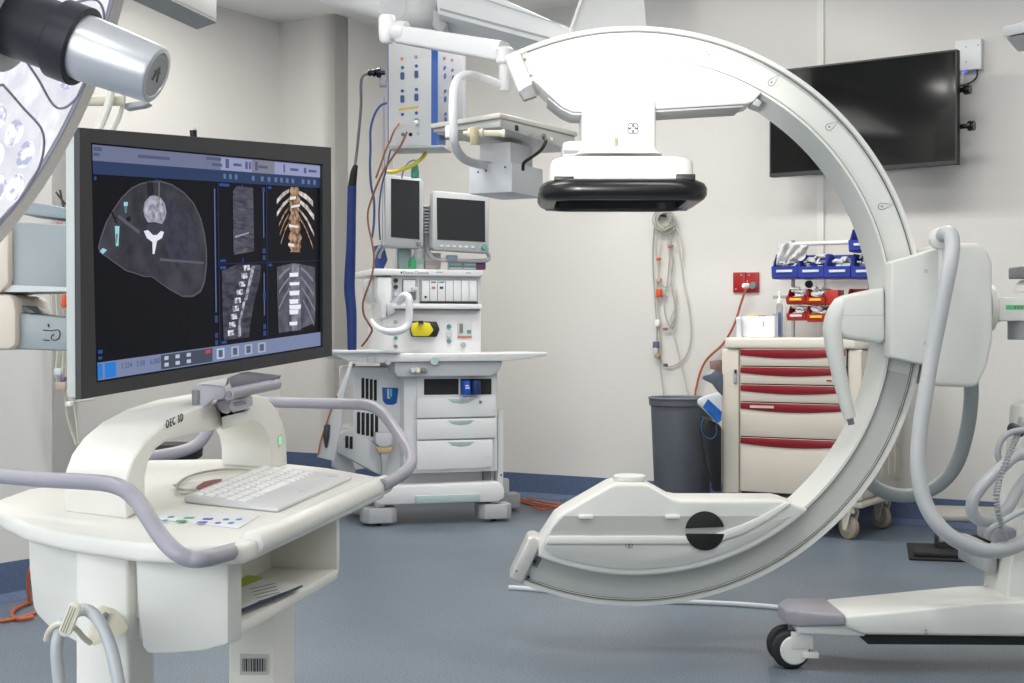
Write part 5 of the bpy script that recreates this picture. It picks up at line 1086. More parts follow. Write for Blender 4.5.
def hopper(name, px0, px1, pyt, pyb, y, dp, mt, lab, group, label_m, fill=True, stuff_lab=None, front=.5):
    x0, x1 = FTR.hit(px0, pyb, y).x+.001, FTR.hit(px1, pyb, y).x-.001; zt, zb = FTR.hit(px0, pyt, y).z, FTR.hit(px0, pyb, y).z
    th = .004; h_ = zt-zb; w_ = x1-x0
    o = thing(name, lab, 'storage bin', FTR.w((x0+x1)/2, y+dp/2, zb), -R(32), group)
    m = MB(FTR); i = .006
    side = lambda x: [V((x, y, zb+.012)), V((x, y+.012, zb)), V((x, y+dp, zb)), V((x, y+dp, zt)), V((x, y+dp*.45, zt)), V((x, y+.012, zb+h_*front)), V((x, y-.006, zb+h_*front)), ]
    m.prism(side(x0), (th, 0, 0)); m.prism(side(x1-th), (th, 0, 0))
    m.box((x0+th, y+.010, zb), (x1-th, y+dp, zb+th)); m.box((x0+th, y+dp-th, zb+th), (x1-th, y+dp, zt))
    m.prism([V((x0+th, y, zb+.010)), V((x0+th, y+.012, zb+.0)), V((x0+th, y+.012+th, zb+th)), V((x0+th, y+th, zb+h_*front)), V((x0+th, y-.006, zb+h_*front))], (w_-2*th, 0, 0))
    m.build('tray', mt, o)
    m = MB(FTR); zc = zb+h_*front*.55+.004; m.box((x0+w_*.2, y-.0085, zc-.006), (x1-w_*.18, y-.0055, zc+.006)); m.build('label', label_m, o, bevel=.0005)
    if stuff_lab:
        m = MB(FTR); random.seed(int(px0))
        for k in range(26):
            cx = random.uniform(x0+.022, x1-.022); cy = random.uniform(y+.026, y+dp*.75); cz = zb+th+.026+random.uniform(0, h_*.7); s = random.uniform(.010, .021)
            c = V((cx, cy, cz)); M3 = Matrix.Rotation(random.uniform(0, 6), 3, 'Z') @ Matrix.Rotation(random.uniform(-.9, .9), 3, 'X')
            pts = [c+M3 @ V((a*s, b*s*.7, d*.0035)) for a, b, d in ((-1, -1, -1), (1, -1, -1.5), (1, 1, -1), (-1, 1, -1), (-1, -1, 1), (1, -1, 1), (1, 1, 1.5), (-1, 1, 1))]
            m.hexa(pts)
        tag(m.build('wrapped_supplies', mat('clear_wrap', (216, 217, 218), .35, var=.2, scale=50)), stuff_lab, 'supplies', None, 'stuff')
    return o
lw = mat('bin_label_white', (205, 208, 215), .5); ly = mat('bin_label_yellow', (226, 186, 60), .5); yb = .36
for px0, px1, lab, sl in ((771.5, 797.5, 'leftmost blue storage bin of the lower blue row, stuffed with a clear bag', 'crumpled clear bags and packets filling the leftmost blue bin'), (797.5, 824, 'second blue storage bin from the left in the lower blue row', 'small wrapped packets in the second blue bin from the left'), (824, 850.5, 'third blue storage bin from the left, just left of the stacked one', 'small wrapped packets in the third blue bin from the left'), (851, 878, 'blue storage bin under the topmost bin, beside the gantry', 'small wrapped packets in the blue bin below the topmost one')):
    hopper('storage_bin', px0, px1, 254, 279, yb, .13, blue, lab, 'blue storage bins on the rack', lw, True, sl)
hopper('storage_bin', 848.5, 876, 228.5, 252, yb, .13, blue, 'topmost blue storage bin, alone above the blue row', 'blue storage bins on the rack', lw, True, 'white packet in the topmost blue bin')
for px0, px1, a, b, lab, sl in ((786, 805.5, 289, 304.5, 'upper left red storage bin with a yellow label, above a white-labelled one', 'wrapped packets in the upper left red bin'), (805.8, 825, 289, 305, 'upper middle red storage bin with a yellow label', 'wrapped packets in the upper middle red bin'),
        (786.5, 806, 306, 320.5, 'lower left red storage bin with a white label', 'wrapped packets in the lower left red bin'), (806.5, 826, 306, 322, 'lower middle red storage bin with a yellow label', 'white packets in the lower middle red bin'), (826.3, 846, 306, 322, 'lower red storage bin beside the grip handle, heaped with white packets', 'heap of white packets in the red bin beside the grip handle'), (846, 868, 288.5, 304, 'red storage bin at the right, mostly hidden by the gantry grip', None)):
    hopper('storage_bin', px0, px1, a, b, yb+.02, .10, red, lab, 'red storage bins on the rack', lw if 'white label' in lab else ly, True, sl)
# wide red bin body right of the upper row
m = MB(FTR); m.bpx(825.5, 290, 838, 304.5, yb+.03, yb+.12); tag(m.build('storage_bin', red, bevel=.002), 'closed red bin end right of the upper middle red bin', 'storage bin', 'red storage bins on the rack')
# clear bag draped over the rail
m = MB(FTR); random.seed(5); bw = mat('clear_bag', (208, 208, 208), .3, var=.12, scale=30)
ps = []
for j in range(7):
    row = []
    for i in range(12):
        t = i/11; px = 777+32*t+random.uniform(-1, 1)-(6*(j/6) if t > .3 else 0); py = 243+j*3.6+random.uniform(-.8, .8)+4*abs(t-.35)-3*(t > .5)*(j/6)*2
        row.append(FTR.hit(px, py, yb+.02+.03*math.sin(i*1.7+j)+.02*random.random()))
    ps.append(row)
vs_ = [p for r in ps for p in r]; n_ = 12
f = [(j*n_+i, j*n_+i+1, (j+1)*n_+i+1, (j+1)*n_+i) for j in range(6) for i in range(11)]
m.faces(vs_, f); bag = m.build('clear_bag', bw, ang=60)
so = bag.modifiers.new('s', 'SOLIDIFY'); so.thickness = .006; ss = bag.modifiers.new('b', 'SUBSURF'); ss.levels = 1; ss.render_levels = 1
tag(bag, 'crumpled clear plastic bag draped over the rack rail above the leftmost blue bin', 'bag')
# carton, bottle, glove roll on the trolley top
def tb(px, y): return FTR.hit(px, 330, y).x
o = thing('carton', 'white open carton with coloured packets on the left of the trolley top', 'carton', FTR.w(tb(757, .12), .12, TZ), -R(32))
x0, x1 = tb(741.5, .08), tb(775, .08); zc = FTR.hit(750, 316, .08).z
m = MB(FTR); m.box((x0, .08, TZ+.0008), (x0+.003, .2, zc)); m.box((x1-.003, .08, TZ+.0008), (x1, .2, zc)); m.box((x0, .08, TZ+.0008), (x1, .083, zc)); m.box((x0, .197, TZ+.0008), (x1, .2, zc)); m.box((x0, .08, TZ+.0008), (x1, .2, TZ+.004)); m.build('carton_body', mat('carton_bright', (228, 230, 234), .5), o)
h = FTR.hit(763.5, 324, .079); MB(FTR).box((h.x-.003, .0788, h.z-.012), (h.x+.002, .0799, h.z+.012)).build('label', grey, o)
for k, (a, b, mt, c_) in enumerate(((.1, .35, yellow, 'yellow'), (.4, .62, red, 'red'), (.62, .9, orange, 'orange'), (.25, .45, lblue, 'blue'))):
    m = MB(FTR); m.box((x0+(x1-x0)*a, .10+.02*k, TZ+.006), (x0+(x1-x0)*b, .115+.02*k, zc+.006-.002*k)); tag(m.build('packet', mt, bevel=.002), c_+' packet standing in the white carton on the trolley', 'packet', 'packets in the carton')
m = MB(FTR); h = FTR.hit(741, 322, .06); m.lathe((h.x-.01, .06, TZ+.0008), (0, 0, 1), [(0, .014), (.06, .012), (.09, .016), (.10, .010)], 14); tag(m.build('crumpled_cup', mat('cup_pale', (222, 224, 228), .4)), 'small crumpled white cup beside the carton on the trolley', 'cup')
o = thing('spray_bottle', 'slim clear bottle with a white pump cap on the trolley, right of the carton', 'bottle', FTR.w(tb(779, .14), .14, TZ), -R(32))
x = tb(779.5, .14); zz0 = FTR.hit(779, 302, .14).z
MB(FTR).lathe((x, .14, TZ+.0008), (0, 0, 1), [(0, .014), (.004, .016), (zz0-TZ-.02, .016), (zz0-TZ-.005, .009)], 20).build('body', mat('clear_bottle', (200, 204, 206), .1, trans=.6), o)
MB(FTR).lathe((x, .14, zz0-.006), (0, 0, 1), [(0, .012), (.02, .012), (.024, .005), (.05, .005), (.052, .008), (.06, .006)], 16).build('pump_cap', white, o)
MB(FTR).box((x+.001, .119, TZ+.01), (x+.016, .1225, zz0-.05)).build('label', mat('label_navy', (70, 96, 140), .5), o)
o = thing('syringe_tube', 'thin clear tube standing right behind the pump bottle on the trolley', 'tube', FTR.w(tb(784.5, .2), .2, TZ), -R(32))
x = tb(784.5, .2); MB(FTR).lathe((x, .2, TZ+.0008), (0, 0, 1), [(0, .009), (.14, .009), (.15, .004)], 14).build('body', mat('tube_clear', (206, 206, 206), .2), o)

# ---------------------------------------------------------------- wall screen, wall box, outlet
def tv():
    TL, TR, BR, BL = P(769.5, 72.5, 7.43), P(957, 47.5, 6.86), P(958, 162.5, 6.86), P(770, 178.5, 7.43)
    zt, zb = (TL.z+TR.z)/2, (BL.z+BR.z)/2; a = math.atan2(TR.y-TL.y, TR.x-TL.x); F_ = Frame((TL.x, TL.y, 0), a); L = math.hypot(TR.x-TL.x, TR.y-TL.y)
    o = thing('wall_television', 'large black flat screen on the back wall behind the top right of the gantry', 'television', F_.w(L/2, .03, zb), a)
    MB(F_).box((0, .004, zb), (L, .045, zt)).build('back_shell', blackm, o, bevel=.003)
    m = MB(F_); t = .008
    for q in (((0, 0, zb), (t, .0039, zt)), ((L-t, 0, zb), (L, .0039, zt)), ((t, 0, zt-t), (L-t, .0039, zt)), ((t, 0, zb), (L-t, .0039, zb+.018))): m.box(*q)
    m.build('frame', dark, o)
    MB(F_).box((t, .001, zb+.018), (L-t, .0039, zt-t)).build('screen', mat('tv_glass', (9, 9, 10), .08, spec=.4), o)
    m = MB(F_); m.box((.15, .06, zb+.1), (.20, .14, zt-.1)) if 0 else None
    for px, py in ((966, 90.5), (968, 127)):
        e = FB.hit(px, py, -.10)
        m = MB(F_); h = F_.hit(955, py, .06); h2 = F_.hit(px+ (4 if py > 100 else 2), py, .06)
        m.lathe((h.x-.02, .065, h.z), (1, 0, 0), [(0, .012), (h2.x-h.x+.0, .012), (h2.x-h.x+.001, .024), (h2.x-h.x+.012, .026), (h2.x-h.x+.02, .018), (h2.x-h.x+.02, .024), (h2.x-h.x+.03, .024)], 18); m.build('mount_stud', black, o)
    m = MB(F_)
    m.box((L*.3, .0455, zb+.12), (L*.34, .085, zt-.12)); m.box((L*.66, .0455, zb+.12), (L*.70, .085, zt-.12)); m.box((L*.25, .085, (zt+zb)/2-.08), (L*.75, .10, (zt+zb)/2+.08)); m.build('wall_bracket', dark, o)
    # arm back to the wall
    pm = F_.w(L/2, .10, (zt+zb)/2); q = V(pm); dist = -(FB.m.inverted() @ pm).y
    m = MB(); m.tube([pm, pm+W_*(dist-.001)], .03, 12, smooth=False); m.build('wall_arm', dark, o)
tv()
o = thing('wall_box', 'white square electrical box on the wall at the top right corner of the television', 'electrical box', FB.w(*FB.hit(970, 70, -.05)), -ANG)
p, q = FB.hit(955, 41, -.05), FB.hit(981, 68.5, -.05)
MB(FB).box((p.x, -.05, q.z), (q.x, -.0005, p.z)).build('cover', mat('box_white2', (228, 229, 232), .4), o, bevel=.003)
MB(FB).box((p.x+.036, -.045, q.z-.01), (p.x+.052, -.03, q.z-.0005)).build('blue_lamp', mat('blue_lamp', (90, 100, 235), .4, emit=1.0), o)
for a, b in ((966, 47), (978, 45), (966, 62)):
    h = FB.hit(a, b, -.051); MB(FB).cyl((h.x, -.0505, h.z), (h.x, -.052, h.z), .004, 8).build('screw', grey, o)
m = MB(FB); m.tube([FB.hit(*t) for t in ((977, 69, -.03), (977, 76, -.03), (973, 81, -.03), (967, 84, -.03), (960, 85.5, -.03), (956, 84, -.03))], .004, 8); tag(m.build('power_lead', blackm), 'short black lead looping from the wall box to the television', 'cable')
m = MB(FB); m.tube([FB.hit(*t) for t in ((963, 69, -.03), (962.5, 78, -.03), (961, 84, -.05))], .008, 8); tag(m.build('white_lead', white), 'short white lead below the wall box behind the television edge', 'cable')
o = thing('red_outlet', 'double red wall socket between the hanging cables and the blue bins', 'wall socket', FB.w(*FB.hit(746, 293, -.02)), -ANG)
for a, b in ((733, 745.3), (745.8, 758.5)):
    p, q = FB.hit(a, 272.5, -.014), FB.hit(b, 292.5, -.014); MB(FB).box((p.x, -.014, q.z), (q.x, -.0005, p.z)).build('socket_plate', mat('outlet_red', (158, 26, 30), .35), o, bevel=.002)
h = FB.hit(754, 285.5, -.015); MB(FB).lathe(h, (0, -1, 0), [(0, .020), (.022, .018)], 18).build('grey_socket', mgrey, o)
h = FB.hit(747.5, 286, -.015); MB(FB).lathe(h, V((-.3, -1, 0)), [(0, .017), (.03, .014), (.036, .009)], 16).build('plug', white, o)
for a, b in ((736, 289), (741.5, 275), (747.5, 281), (749, 275)):
    h = FB.hit(a, b, -.0145); MB(FB).cyl((h.x, -.0143, h.z), (h.x, -.018, h.z), .004, 8).build('screw', mat('screw_pale', (205, 170, 160), .5), o)
m = MB(FB); m.tube([FB.hit(*t) for t in ((746.5, 288, -.05), (741, 303, -.04), (736, 320, -.03), (730, 333, -.03), (722, 345, -.03), (712, 354, -.03), (705, 362, -.03), (700, 373, -.03), (697, 385, -.03), (695, 397, -.03), (694, 430, -.03), (694, 470, -.03))], .0065, 8)
tag(m.build('orange_cable', orange), 'orange power cable from the red socket down behind the grey waste bin', 'cable')
# cables hung on the wall
o = thing('hanging_leads', 'bundle of off-white patient leads coiled on a hook left of the red socket', 'cable', FB.w(*FB.hit(665, 390, -.03)), -ANG)
random.seed(11)
hk = FB.hit(664, 216, -.02)
MB(FB).cyl((hk.x, -.0005, hk.z), (hk.x, -.06, hk.z), .006, 10).build('hook', dark, o)
for k in range(13):
    rx, rz = random.uniform(5, 10), random.uniform(6, 11.5); cx, cy = 664.5+random.uniform(-2, 2), 221+random.uniform(-2, 2.5); m = MB(FB)
    m.tube([FB.hit(cx+rx*math.cos(R(t)), cy+rz*math.sin(R(t)), -.012-.003*k) for t in range(0, 361, 30)], .0032, 7); m.build('coil', cable_w if k % 3 else mat('lead_grey', (160, 164, 158), .5), o)
strands = [
 [(655, 222), (653, 245), (653, 270), (655, 300), (657, 330), (656, 356)], [(658, 225), (656, 250), (658, 275), (656, 300), (659, 325), (658, 345)], [(661, 228), (661, 243), (659, 262), (658, 280), (661, 290), (667, 296)],
 [(666, 230), (668, 245), (670, 262), (671, 280), (668, 287), (662, 285)], [(669, 228), (670, 245), (669, 265), (667, 285), (664, 300), (666, 318), (672, 328), (675, 318), (674, 300), (672, 290)], [(672, 222), (677, 240), (681, 262), (684, 285), (689, 310), (691, 335), (687, 354), (677, 364), (666, 366), (661, 358), (660, 345)],
 [(658, 300), (657, 315), (660, 340), (660, 365), (662, 382), (664, 400)], [(675, 290), (676, 305), (671, 320), (674, 335), (680, 360), (686, 385), (690, 400)], [(671, 235), (671, 250), (673, 262), (671, 278), (673, 295), (676, 308), (673, 322), (668, 329), (664, 329)], [(674, 225), (680, 235), (683, 250), (683, 262)]]
for k, s in enumerate(strands):
    m = MB(FB); m.tube([FB.hit(x, y, -.014-.004*(k % 5)) for x, y in s], .0038, 7); m.build('lead', cable_w if k % 4 else mat('lead_grey', (160, 164, 158), .5), o)
for x, y, w_, h_, mt, n_ in ((658, 293, 5, 8, mat('tag_orange', (214, 84, 40), .5), 'orange_clip'), (657.5, 280, 5, 4, mat('tag_tan', (186, 164, 146), .5), 'connector'), (656.5, 323, 4.5, 7, white, 'connector'), (655, 345, 5, 7, mat('tag_violet', (110, 90, 130), .5), 'connector'), (656.5, 356, 5, 4, mat('tag_brown', (168, 140, 120), .5), 'connector'), (664, 329, 3, 3, mat('tag_rust', (180, 110, 80), .5), 'connector'), (657.5, 259, 3, 3, mat('tag_orange', (214, 84, 40), .5), 'connector'), (669.5, 246, 4, 2.5, mat('tag_rust', (180, 110, 80), .5), 'connector'), (664.5, 365, 3, 3, mat('tag_dark', (90, 90, 90), .5), 'connector'), (655, 350, 4, 8, mat('tag_pale', (196, 205, 205), .4), 'connector')):
    m = MB(FB); m.bpx(x-w_/2, y-h_/2, x+w_/2, y+h_/2, -.045, -.02); m.build(n_, mt, o, bevel=.004)
# waste bin
b0 = P(682, 400, 7.35); o = thing('waste_bin', 'dark grey round waste bin in front of the wall, left of the cream trolley', 'waste bin', (b0.x, b0.y, 0))
zt = H-62*7.35/FOC; binm = mat('bin_grey', (88, 92, 100), .5, var=.04); m = MB()
m.lathe((b0.x, b0.y, 0), (0, 0, 1), [(0, .128), (.01, .133), (zt-.045, .158), (zt-.04, .166), (zt-.006, .168), (zt, .164), (zt-.02, .155), (.02, .128)], 48, True, True); m.build('bucket', binm, o)
m = MB(); m.tube([V((b0.x+.167*math.cos(R(t)), b0.y+.167*math.sin(R(t)), zt-.004)) for t in range(0, 361, 10)], .006, 8, smooth=False); m.build('rim', mat('bin_rim', (108, 112, 120), .45), o)
# bags between bin and trolley
o = thing('wipes_packet', 'white and blue soft wipes packet leaning between waste bin and trolley', 'packet', P(712, 425, 6.98))
m = MB(); m.ppx([(698, 400), (703, 397), (719, 392), (722, 396), (722, 420), (718, 424), (712, 418), (703, 409), (698, 405)], 6.96, 7.0); m.build('packet_body', mat('packet_white', (205, 210, 214), .4), o, bevel=.008)
m = MB(); m.ppx([(703, 407), (708, 399), (722, 412), (721, 421), (717, 423)], 6.952, 6.958); m.build('blue_print', mat('print_blue', (30, 96, 178), .4, var=.3, scale=25), o)
m = MB(); m.ppx([(704, 376), (712, 374), (716, 370), (723, 374), (723, 396), (719, 392), (713, 384), (703, 379)], 7.02, 7.06); tag(m.build('grey_folder', mat('folder_slate', (82, 90, 108), .5), bevel=.003), 'slate grey folder tucked against the left side of the trolley', 'folder')
m = MB(); m.ppx([(710, 361), (722, 359.5), (723, 374), (716, 370), (711, 369)], 7.07, 7.10); tag(m.build('patterned_pouch', mat('pouch_brown', (140, 112, 108), .6, var=.3, scale=60), bevel=.003), 'brownish patterned pouch above the slate folder beside the trolley', 'pouch')
m = MB(); m.ppx([(702, 416), (712, 420), (722, 426), (722, 492), (714, 492), (707, 470), (700, 430)], 6.99, 7.05); tag(m.build('black_bag', mat('bag_black', (26, 27, 30), .35), bevel=.015), 'black bag hanging on the trolley side below the wipes packet', 'bag')
m = MB(); m.tube([P(*t) for t in ((704, 418, 6.97), (701, 426, 6.97), (704, 435, 6.97), (711, 439, 6.97), (716, 434, 6.97), (716, 425, 6.97))], .003, 6); tag(m.build('blue_strap', mat('strap_blue', (40, 80, 130), .5)), 'thin blue strap hanging in a loop on the black bag', 'strap')
# step stool
o = thing('step_stool', 'low steel step stool on black feet near the back wall, behind the gantry hoses', 'step stool', P(965, 540, 6.2))
zt = .18; S_ = [RZ(937, 513, zt), RZ(969, 516, zt), RZ(1000, 503, zt), RZ(962, 499.5, zt)]
S0 = RZ(937, 514, zt); ex_ = (RZ(970, 516, zt)-S0); FS = Frame((S0.x, S0.y, 0), -R(14))
MB(FS).box((0, 0, zt-.03), (.30, .34, zt)).build('top_step', mat('step_top', (176, 172, 164), .35, .4, var=.08), o, bevel=.006)
for x, y in ((.02, .02), (.28, .02), (.02, .32), (.28, .32)): MB(FS).cyl((x, y, .05), (x, y, zt-.031), .012, 12).build('leg', steel, o)
MB(FS).box((-.12, -.16, .0), (.34, .30, .012)).build('base_plate', blackm, o, bevel=.004)
MB(FS).box((-.10, -.13, .0125), (.32, .02, .032)).build('lower_tread', rubber, o, bevel=.004)
MB(FS).box((.0, .0, .0125), (.30, .28, .06)).build('foot_frame', blackm, o, bevel=.004)
# cable on the floor under the gantry, orange leads by the skirting
m = MB(); m.tube([RZ(x, y, .008) for x, y in ((509, 587.5), (530, 589), (545, 590.5), (600, 596), (660, 601), (700, 602.5), (740, 604.5), (784, 608))], .0095, 12); tag(m.build('floor_hose', mat('floor_hose_grey', (205, 210, 214), .4)), 'pale grey hose lying on the floor under the bottom of the gantry', 'hose')
m = MB(); m.tube([RZ(x, y, .008) for x, y in ((505, 495), (515, 499), (525, 503), (540, 506), (556, 507), (570, 505), (585, 503))], .006, 8); m.tube([RZ(x, y, .02) for x, y in ((508, 496), (522, 499), (534, 500), (548, 503), (560, 504), (545, 509.5), (533, 507))], .006, 8); m.tube([RZ(x, y, .03) for x, y in ((519, 498), (530, 502), (545, 505), (560, 507), (575, 506))], .006, 8)
tag(m.build('orange_extension_lead', orange), 'loose loops of orange lead on the floor right of the anaesthetic machine', 'cable')
m = MB(); m.tube([RZ(x, y, .008) for x, y in ((-20, 621), (0, 621), (14, 619), (28, 616), (36, 612), (46, 608))], .007, 8); m.tube([RZ(x, y, .01) for x, y in ((40, 600), (25, 604), (14, 610), (12, 616), (20, 619), (33, 617))], .007, 8)
m.tube([P(30, 606, 5.1), P(29, 595, 5.08), P(28, 580, 5.06), P(30, 570, 5.05), P(34, 560, 5.04)], .007, 8)
tag(m.build('orange_extension_lead', orange), 'orange lead curling on the floor by the left wall beside the workstation', 'cable')
m = MB(); m.ppx([(532, 534), (537, 531), (540, 533), (536, 537)], 6.9, 6.92) if 0 else m.lathe(RZ(536, 534, .001), (0, 0, 1), [(0, .012), (.008, .010)], 12); tag(m.build('blue_stopper', mat('cap_blue', (40, 84, 130), .4)), 'tiny blue stopper lying on the floor left of the tube housing', 'stopper')
# leads hanging on the near left wall
FL = Frame((cF.x, cF.y, 0), math.atan2(W_.y, W_.x))
o = thing('hanging_leads', 'off-white leads with coloured connectors hanging on the left wall beside the big monitor', 'cable', P(64, 400, 5.25))
for k, s in enumerate(([(55, 285), (57, 310), (60, 330), (63, 350), (62, 380)], [(60, 280), (62, 300), (64, 330), (58, 350), (56, 372), (58, 382)], [(66, 285), (68, 310), (67, 340), (66, 365), (65, 395), (68, 420), (76, 445)], [(62, 385), (72, 400), (76, 420), (78, 440), (80, 465)], [(50, 290), (53, 315), (58, 345), (60, 365)], [(68, 398), (72, 402), (80, 401), (95, 399)], [(60, 190), (63, 205), (66, 215)], [(56, 192), (62, 200), (66, 205)])):
    m = MB(); m.tube([P(x, y, 5.2+.01*k) for x, y in s], .0042, 7); m.build('lead', cable_w if k < 6 else dark, o)
for x, y, w_, h_, mt in ((63, 301, 4, 13, mat('tag_orange', (214, 84, 40), .5)), (57, 372, 7, 7, mat('tag_pale', (196, 205, 205), .4)), (62, 379, 5, 5, mat('tag_violet', (110, 90, 130), .5)), (60, 386, 10, 8, mat('tag_tan', (186, 164, 146), .5)), (68, 404, 5, 5, white), (58, 225, 4, 6, mat('tag_rust', (180, 110, 80), .5))):
    m = MB(); m.bpx(x-w_/2, y-h_/2, x+w_/2, y+h_/2, 5.17, 5.2); m.build('connector', mt, o, bevel=.003)
# ---------------------------------------------------------------- theatre light at the top left
n = V((.926, -.1125, -.36)).normalized(); c0 = P(-5, 14, 1.43)-n*.05
o = thing('theatre_light', 'large round theatre light with a steel handle at the top left', 'surgical light', c0)
RL = .352
ex = n.cross(Z).normalized(); ez = ex.cross(n)
m = MB(); m.lathe(c0, -n, [(-.011, RL-.036), (-.014, RL-.030), (-.012, RL-.022), (-.018, RL-.012), (-.010, RL), (.012, RL+.002), (.03, RL-.02), (.07, RL*.75), (.095, RL*.35), (.10, .02)], 72, cap0=False); m.build('lamp_shell', mat('lamp_shell_ivory', (224, 218, 210), .4), o)
gm = glow_noise('lens_glow', (222, 224, 234), (250, 250, 253), 30, lo=.38, hi=.62, s=1.05)
m = MB(); m.lathe(c0+n*.010, -n, [(0, .001), (.0, RL-.034), (.012, RL-.034), (.012, .001)], 64, cap0=False, cap1=False); m.build('lens', gm, o)
m = MB(); m.lathe(c0+n*.0125, -n, [(0, RL-.032), (-.003, RL-.032), (-.003, RL-.037), (0, RL-.037)], 64, cap0=False, cap1=False); m.build('lens_ring', mat('lens_ring_blue', (170, 172, 186), .3), o)
gl = glow_noise('led_cluster', (176, 180, 204), (255, 255, 255), 70, lo=.42, hi=.56, s=1.2)
def pt(r_, t, h_=0): return c0+ex*(r_*math.cos(t))+ez*(r_*math.sin(t))+n*h_
for k in range(10):
    a = 2*math.pi*k/10; m = MB(); loop = []
    for r_, da in ((.14, -.16), (.20, -.22), (.27, -.25), (.305, -.16), (.312, 0), (.305, .16), (.27, .25), (.20, .22), (.14, .16), (.125, 0)): loop.append(pt(r_, a+da, .0125))
    m.prism(loop, n*.004); pd = m.build('led_pod', glow_noise('pod_glow', (222, 225, 238), (250, 250, 255), 18, s=.95), o, bevel=.003)
    m = MB(); m.tube([p+n*.0045 for p in loop+[loop[0]]], .0016, 6); m.build('pod_edge', mat('pod_line', (140, 142, 158), .3), pd)
    for r_, da in ((.17, 0), (.215, -.09), (.215, .09), (.262, -.11), (.262, .11), (.288, 0)):
        m = MB(); m.lathe(pt(r_, a+da, .0168), n, [(0, .017), (.003, .015), (.005, .009)], 16); m.build('led', gl, pd)
m = MB(); m.lathe(c0+n*.012, n, [(0, .085), (.018, .078), (.022, .06), (.03, .055), (.06, .052)], 40); m.build('hub_collar', mat('collar_ivory', (222, 218, 214), .35), o)
hb = P(12, 15, 1.4); tip = P(159, 71, 1.27)
dr = n
def axp(px, py, D): return P(px, py, D)
A = P(-5, 14, 1.43)+n*.008; dr = n; Lh = .17
m = MB(); m.lathe(A, dr, [(0, .034), (.006, .035), (Lh*.36, .034), (Lh*.38, .0395), (Lh*.52, .0395), (Lh*.525, .0335), (Lh*.50, .033)], 40); m.build('black_grip', mat('grip_black_blue', (34, 36, 46), .4), o)
m = MB(); m.lathe(A+dr*(Lh*.50), dr, [(0, .0325), (.01, .0325), (Lh*.48, .0285), (Lh*.495, .0275), (Lh*.50, .0262), (Lh*.50, .0222), (Lh*.49, .0215)], 48, True, True); m.build('steel_handle', mat('handle_steel', (222, 223, 226), .34, .55, var=.04, scale=4), o)
m = MB(); m.lathe(A+dr*(Lh*.991), dr, [(0, .0212), (.0008, .0208)], 40); fc = m.build('handle_disc', mat('disc_steel', (170, 172, 174), .35, .8), o)
m = MB(); t1 = dr.cross(Z).normalized(); t2 = t1.cross(dr); cc_ = A+dr*(Lh*.991+.0012)
m.tube([cc_+t1*.006-t2*.006, cc_+t2*.008, cc_-t1*.006-t2*.006], .0008, 5, smooth=False); m.tube([cc_+t1*.007+t2*.003, cc_-t1*.007+t2*.003], .0008, 5, smooth=False); m.build('engraved_mark', mgrey, o)
m = MB(); m.tube([P(70, 101, 2.42), P(124, 101, 2.44)], .0085, 14, smooth=False); m.build('side_bar', mat('bar_ivory', (206, 200, 180), .4), o)
m = MB(); m.tube([P(*t) for t in ((124, 88, 2.45), (123.5, 100, 2.45), (120, 115, 2.45), (112, 132, 2.45), (100, 150, 2.45))], .004, 10); m.tube([P(*t) for t in ((112, 88, 2.42), (108, 106, 2.42), (101, 124, 2.42), (92, 142, 2.42))], .007, 10); m.build('side_handle', mat('loop_ivory', (220, 216, 208), .4), o)
m = MB(); m.prism([P(*t) for t in ((124, 103, 2.45), (147, 100, 2.45), (149, 103, 2.45), (143, 106, 2.45), (124, 109, 2.45))], (0, .03, 0)); m.build('side_fitting', grey, o, bevel=.002)
# arm blocks of the light behind the monitor
o = thing('light_yoke', 'grey and cream jointed arm blocks with a hand symbol left of the big monitor', 'support arm', P(20, 350, 2.75))
am = mat('yoke_grey', (150, 158, 160), .42); ac = mat('yoke_cream', (222, 210, 196), .42)
m = MB(); m.ppx([(2, 290), (8, 282), (8, 224), (12, 222), (90, 225), (90, 290)], 2.7, 2.86); m.build('upper_block', am, o, bevel=.008)
m = MB(); m.ppx([(4, 292), (10, 285), (92, 288), (92, 291), (8, 292)], 2.695, 2.86); m.build('block_seam', mat('yoke_pale', (205, 208, 208), .42), o)
m = MB(); m.ppx([(30, 202), (45, 204), (90, 212), (90, 222), (20, 214)], 2.74, 2.84); m.build('upper_rail', mat('rail_grey', (140, 150, 156), .42), o, bevel=.004)
m = MB(); m.ppx([(-30, 222), (9, 222), (9, 284), (0, 293), (-30, 293)], 2.68, 2.88); m.build('joint', ac, o, bevel=.01)
m = MB(); m.ppx([(-30, 294), (10, 294), (14, 300), (16, 312), (16, 346), (8, 350), (-30, 350)], 2.68, 2.88); m.build('joint', ac, o, bevel=.01)
m = MB(); m.ppx([(13, 312), (92, 320), (92, 352), (13, 349)], 2.70, 2.84); lb_ = m.build('lower_block', am, o, bevel=.006)
m = MB(); m.ppx([(12, 302), (24, 306), (36, 313), (14, 312)], 2.72, 2.82); m.build('joint_wedge', mat('wedge_grey', (110, 118, 122), .45), o)
f0 = WORLD; q = lambda x, y: f0.hit(x, y, 2.6985)
m = MB(); m.tube([q(43, 330), q(52, 331)], .0008, 5, smooth=False); m.tube([q(43, 340), q(50, 340.5)], .0008, 5, smooth=False); m.tube([q(*t) for t in ((50, 331), (58, 330), (60, 334), (58, 339), (53, 340), (51, 337), (54, 334))], .0008, 5); m.tube([q(48, 324), q(49, 327)], .0014, 5, smooth=False); m.build('hand_symbol', ink, lb_)
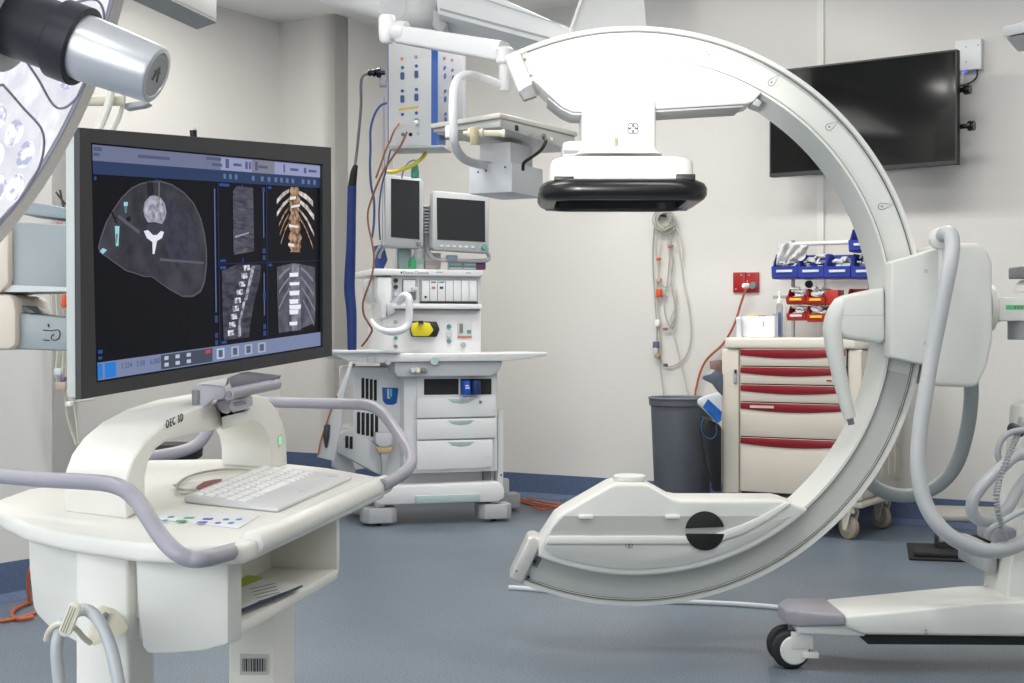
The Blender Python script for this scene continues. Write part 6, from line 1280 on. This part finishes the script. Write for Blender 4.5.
# grey ceiling fitting at the top right
o = thing('hanging_lamp_housing', 'corner of a grey hanging lamp housing at the top right edge above the television box', 'lamp', P(1030, 40, 4.2))
m = MB(); m.loft([[P(1003, 27, 4.2), P(1080, 8, 4.0), P(1090, 8, 4.7), P(1010, 26, 4.7)], [P(1003, 37, 4.2), P(1080, 22, 4.0), P(1090, 22, 4.7), P(1010, 35, 4.7)]]); m.build('rim', mat('lamp_rim_grey', (176, 178, 180), .4), o, bevel=.004)
m = MB(); m.loft([[P(1005, 37.5, 4.22), P(1080, 23, 4.02), P(1090, 23, 4.68), P(1011, 35.5, 4.68)], [P(1018, 52, 4.3), P(1080, 40, 4.1), P(1090, 40, 4.6), P(1020, 50, 4.6)]]); m.build('underside', mat('lamp_under', (196, 196, 196), .4), o, bevel=.006)
# stool and blue bag seen under the monitor arch
o = thing('black_stool', 'black round stool seat glimpsed under the monitor arch of the workstation', 'stool', P(172, 500, 5.6))
c_ = P(172, 446, 5.6); m = MB(); m.lathe((c_.x, c_.y, c_.z-.05), (0, 0, 1), [(0, .10), (.01, .115), (.045, .118), (.06, .10)], 32); m.build('seat', blackm, o)
m = MB(); m.cyl((c_.x, c_.y, .05), (c_.x, c_.y, c_.z-.052), .022, 16); m.build('stem', steel, o)
m = MB(); m.lathe((c_.x, c_.y, .0), (0, 0, 1), [(0, .2), (.02, .2), (.05, .05)], 32); m.build('base', dark, o)

# frosted shield hanging from the ceiling behind the top of the gantry
o = thing('hanging_shield', 'pale grey frosted shield hanging from the ceiling behind the top of the gantry', 'shield', P(610, 60, 5.7))
m = MB(); m.prism([P(584, -20, 5.7), P(566, 62, 5.7), P(650, 62, 5.7), P(642, -20, 5.7)], (0, .008, 0)); m.build('pane', mat('frosted_pane', (196, 198, 196), .5), o, bevel=.002)
m = MB(); m.tube([P(584, -20, 5.69), P(581, 0, 5.69), P(570.5, 30, 5.69), P(566, 62, 5.69)], .006, 8, smooth=False); m.build('edge_strip', white, o)
m = MB(); p_ = P(612, -20, 5.7); m.cyl((p_.x, p_.y, p_.z-.01), (p_.x, p_.y, CEIL-.001), .02, 16); m.build('stem', white, o)
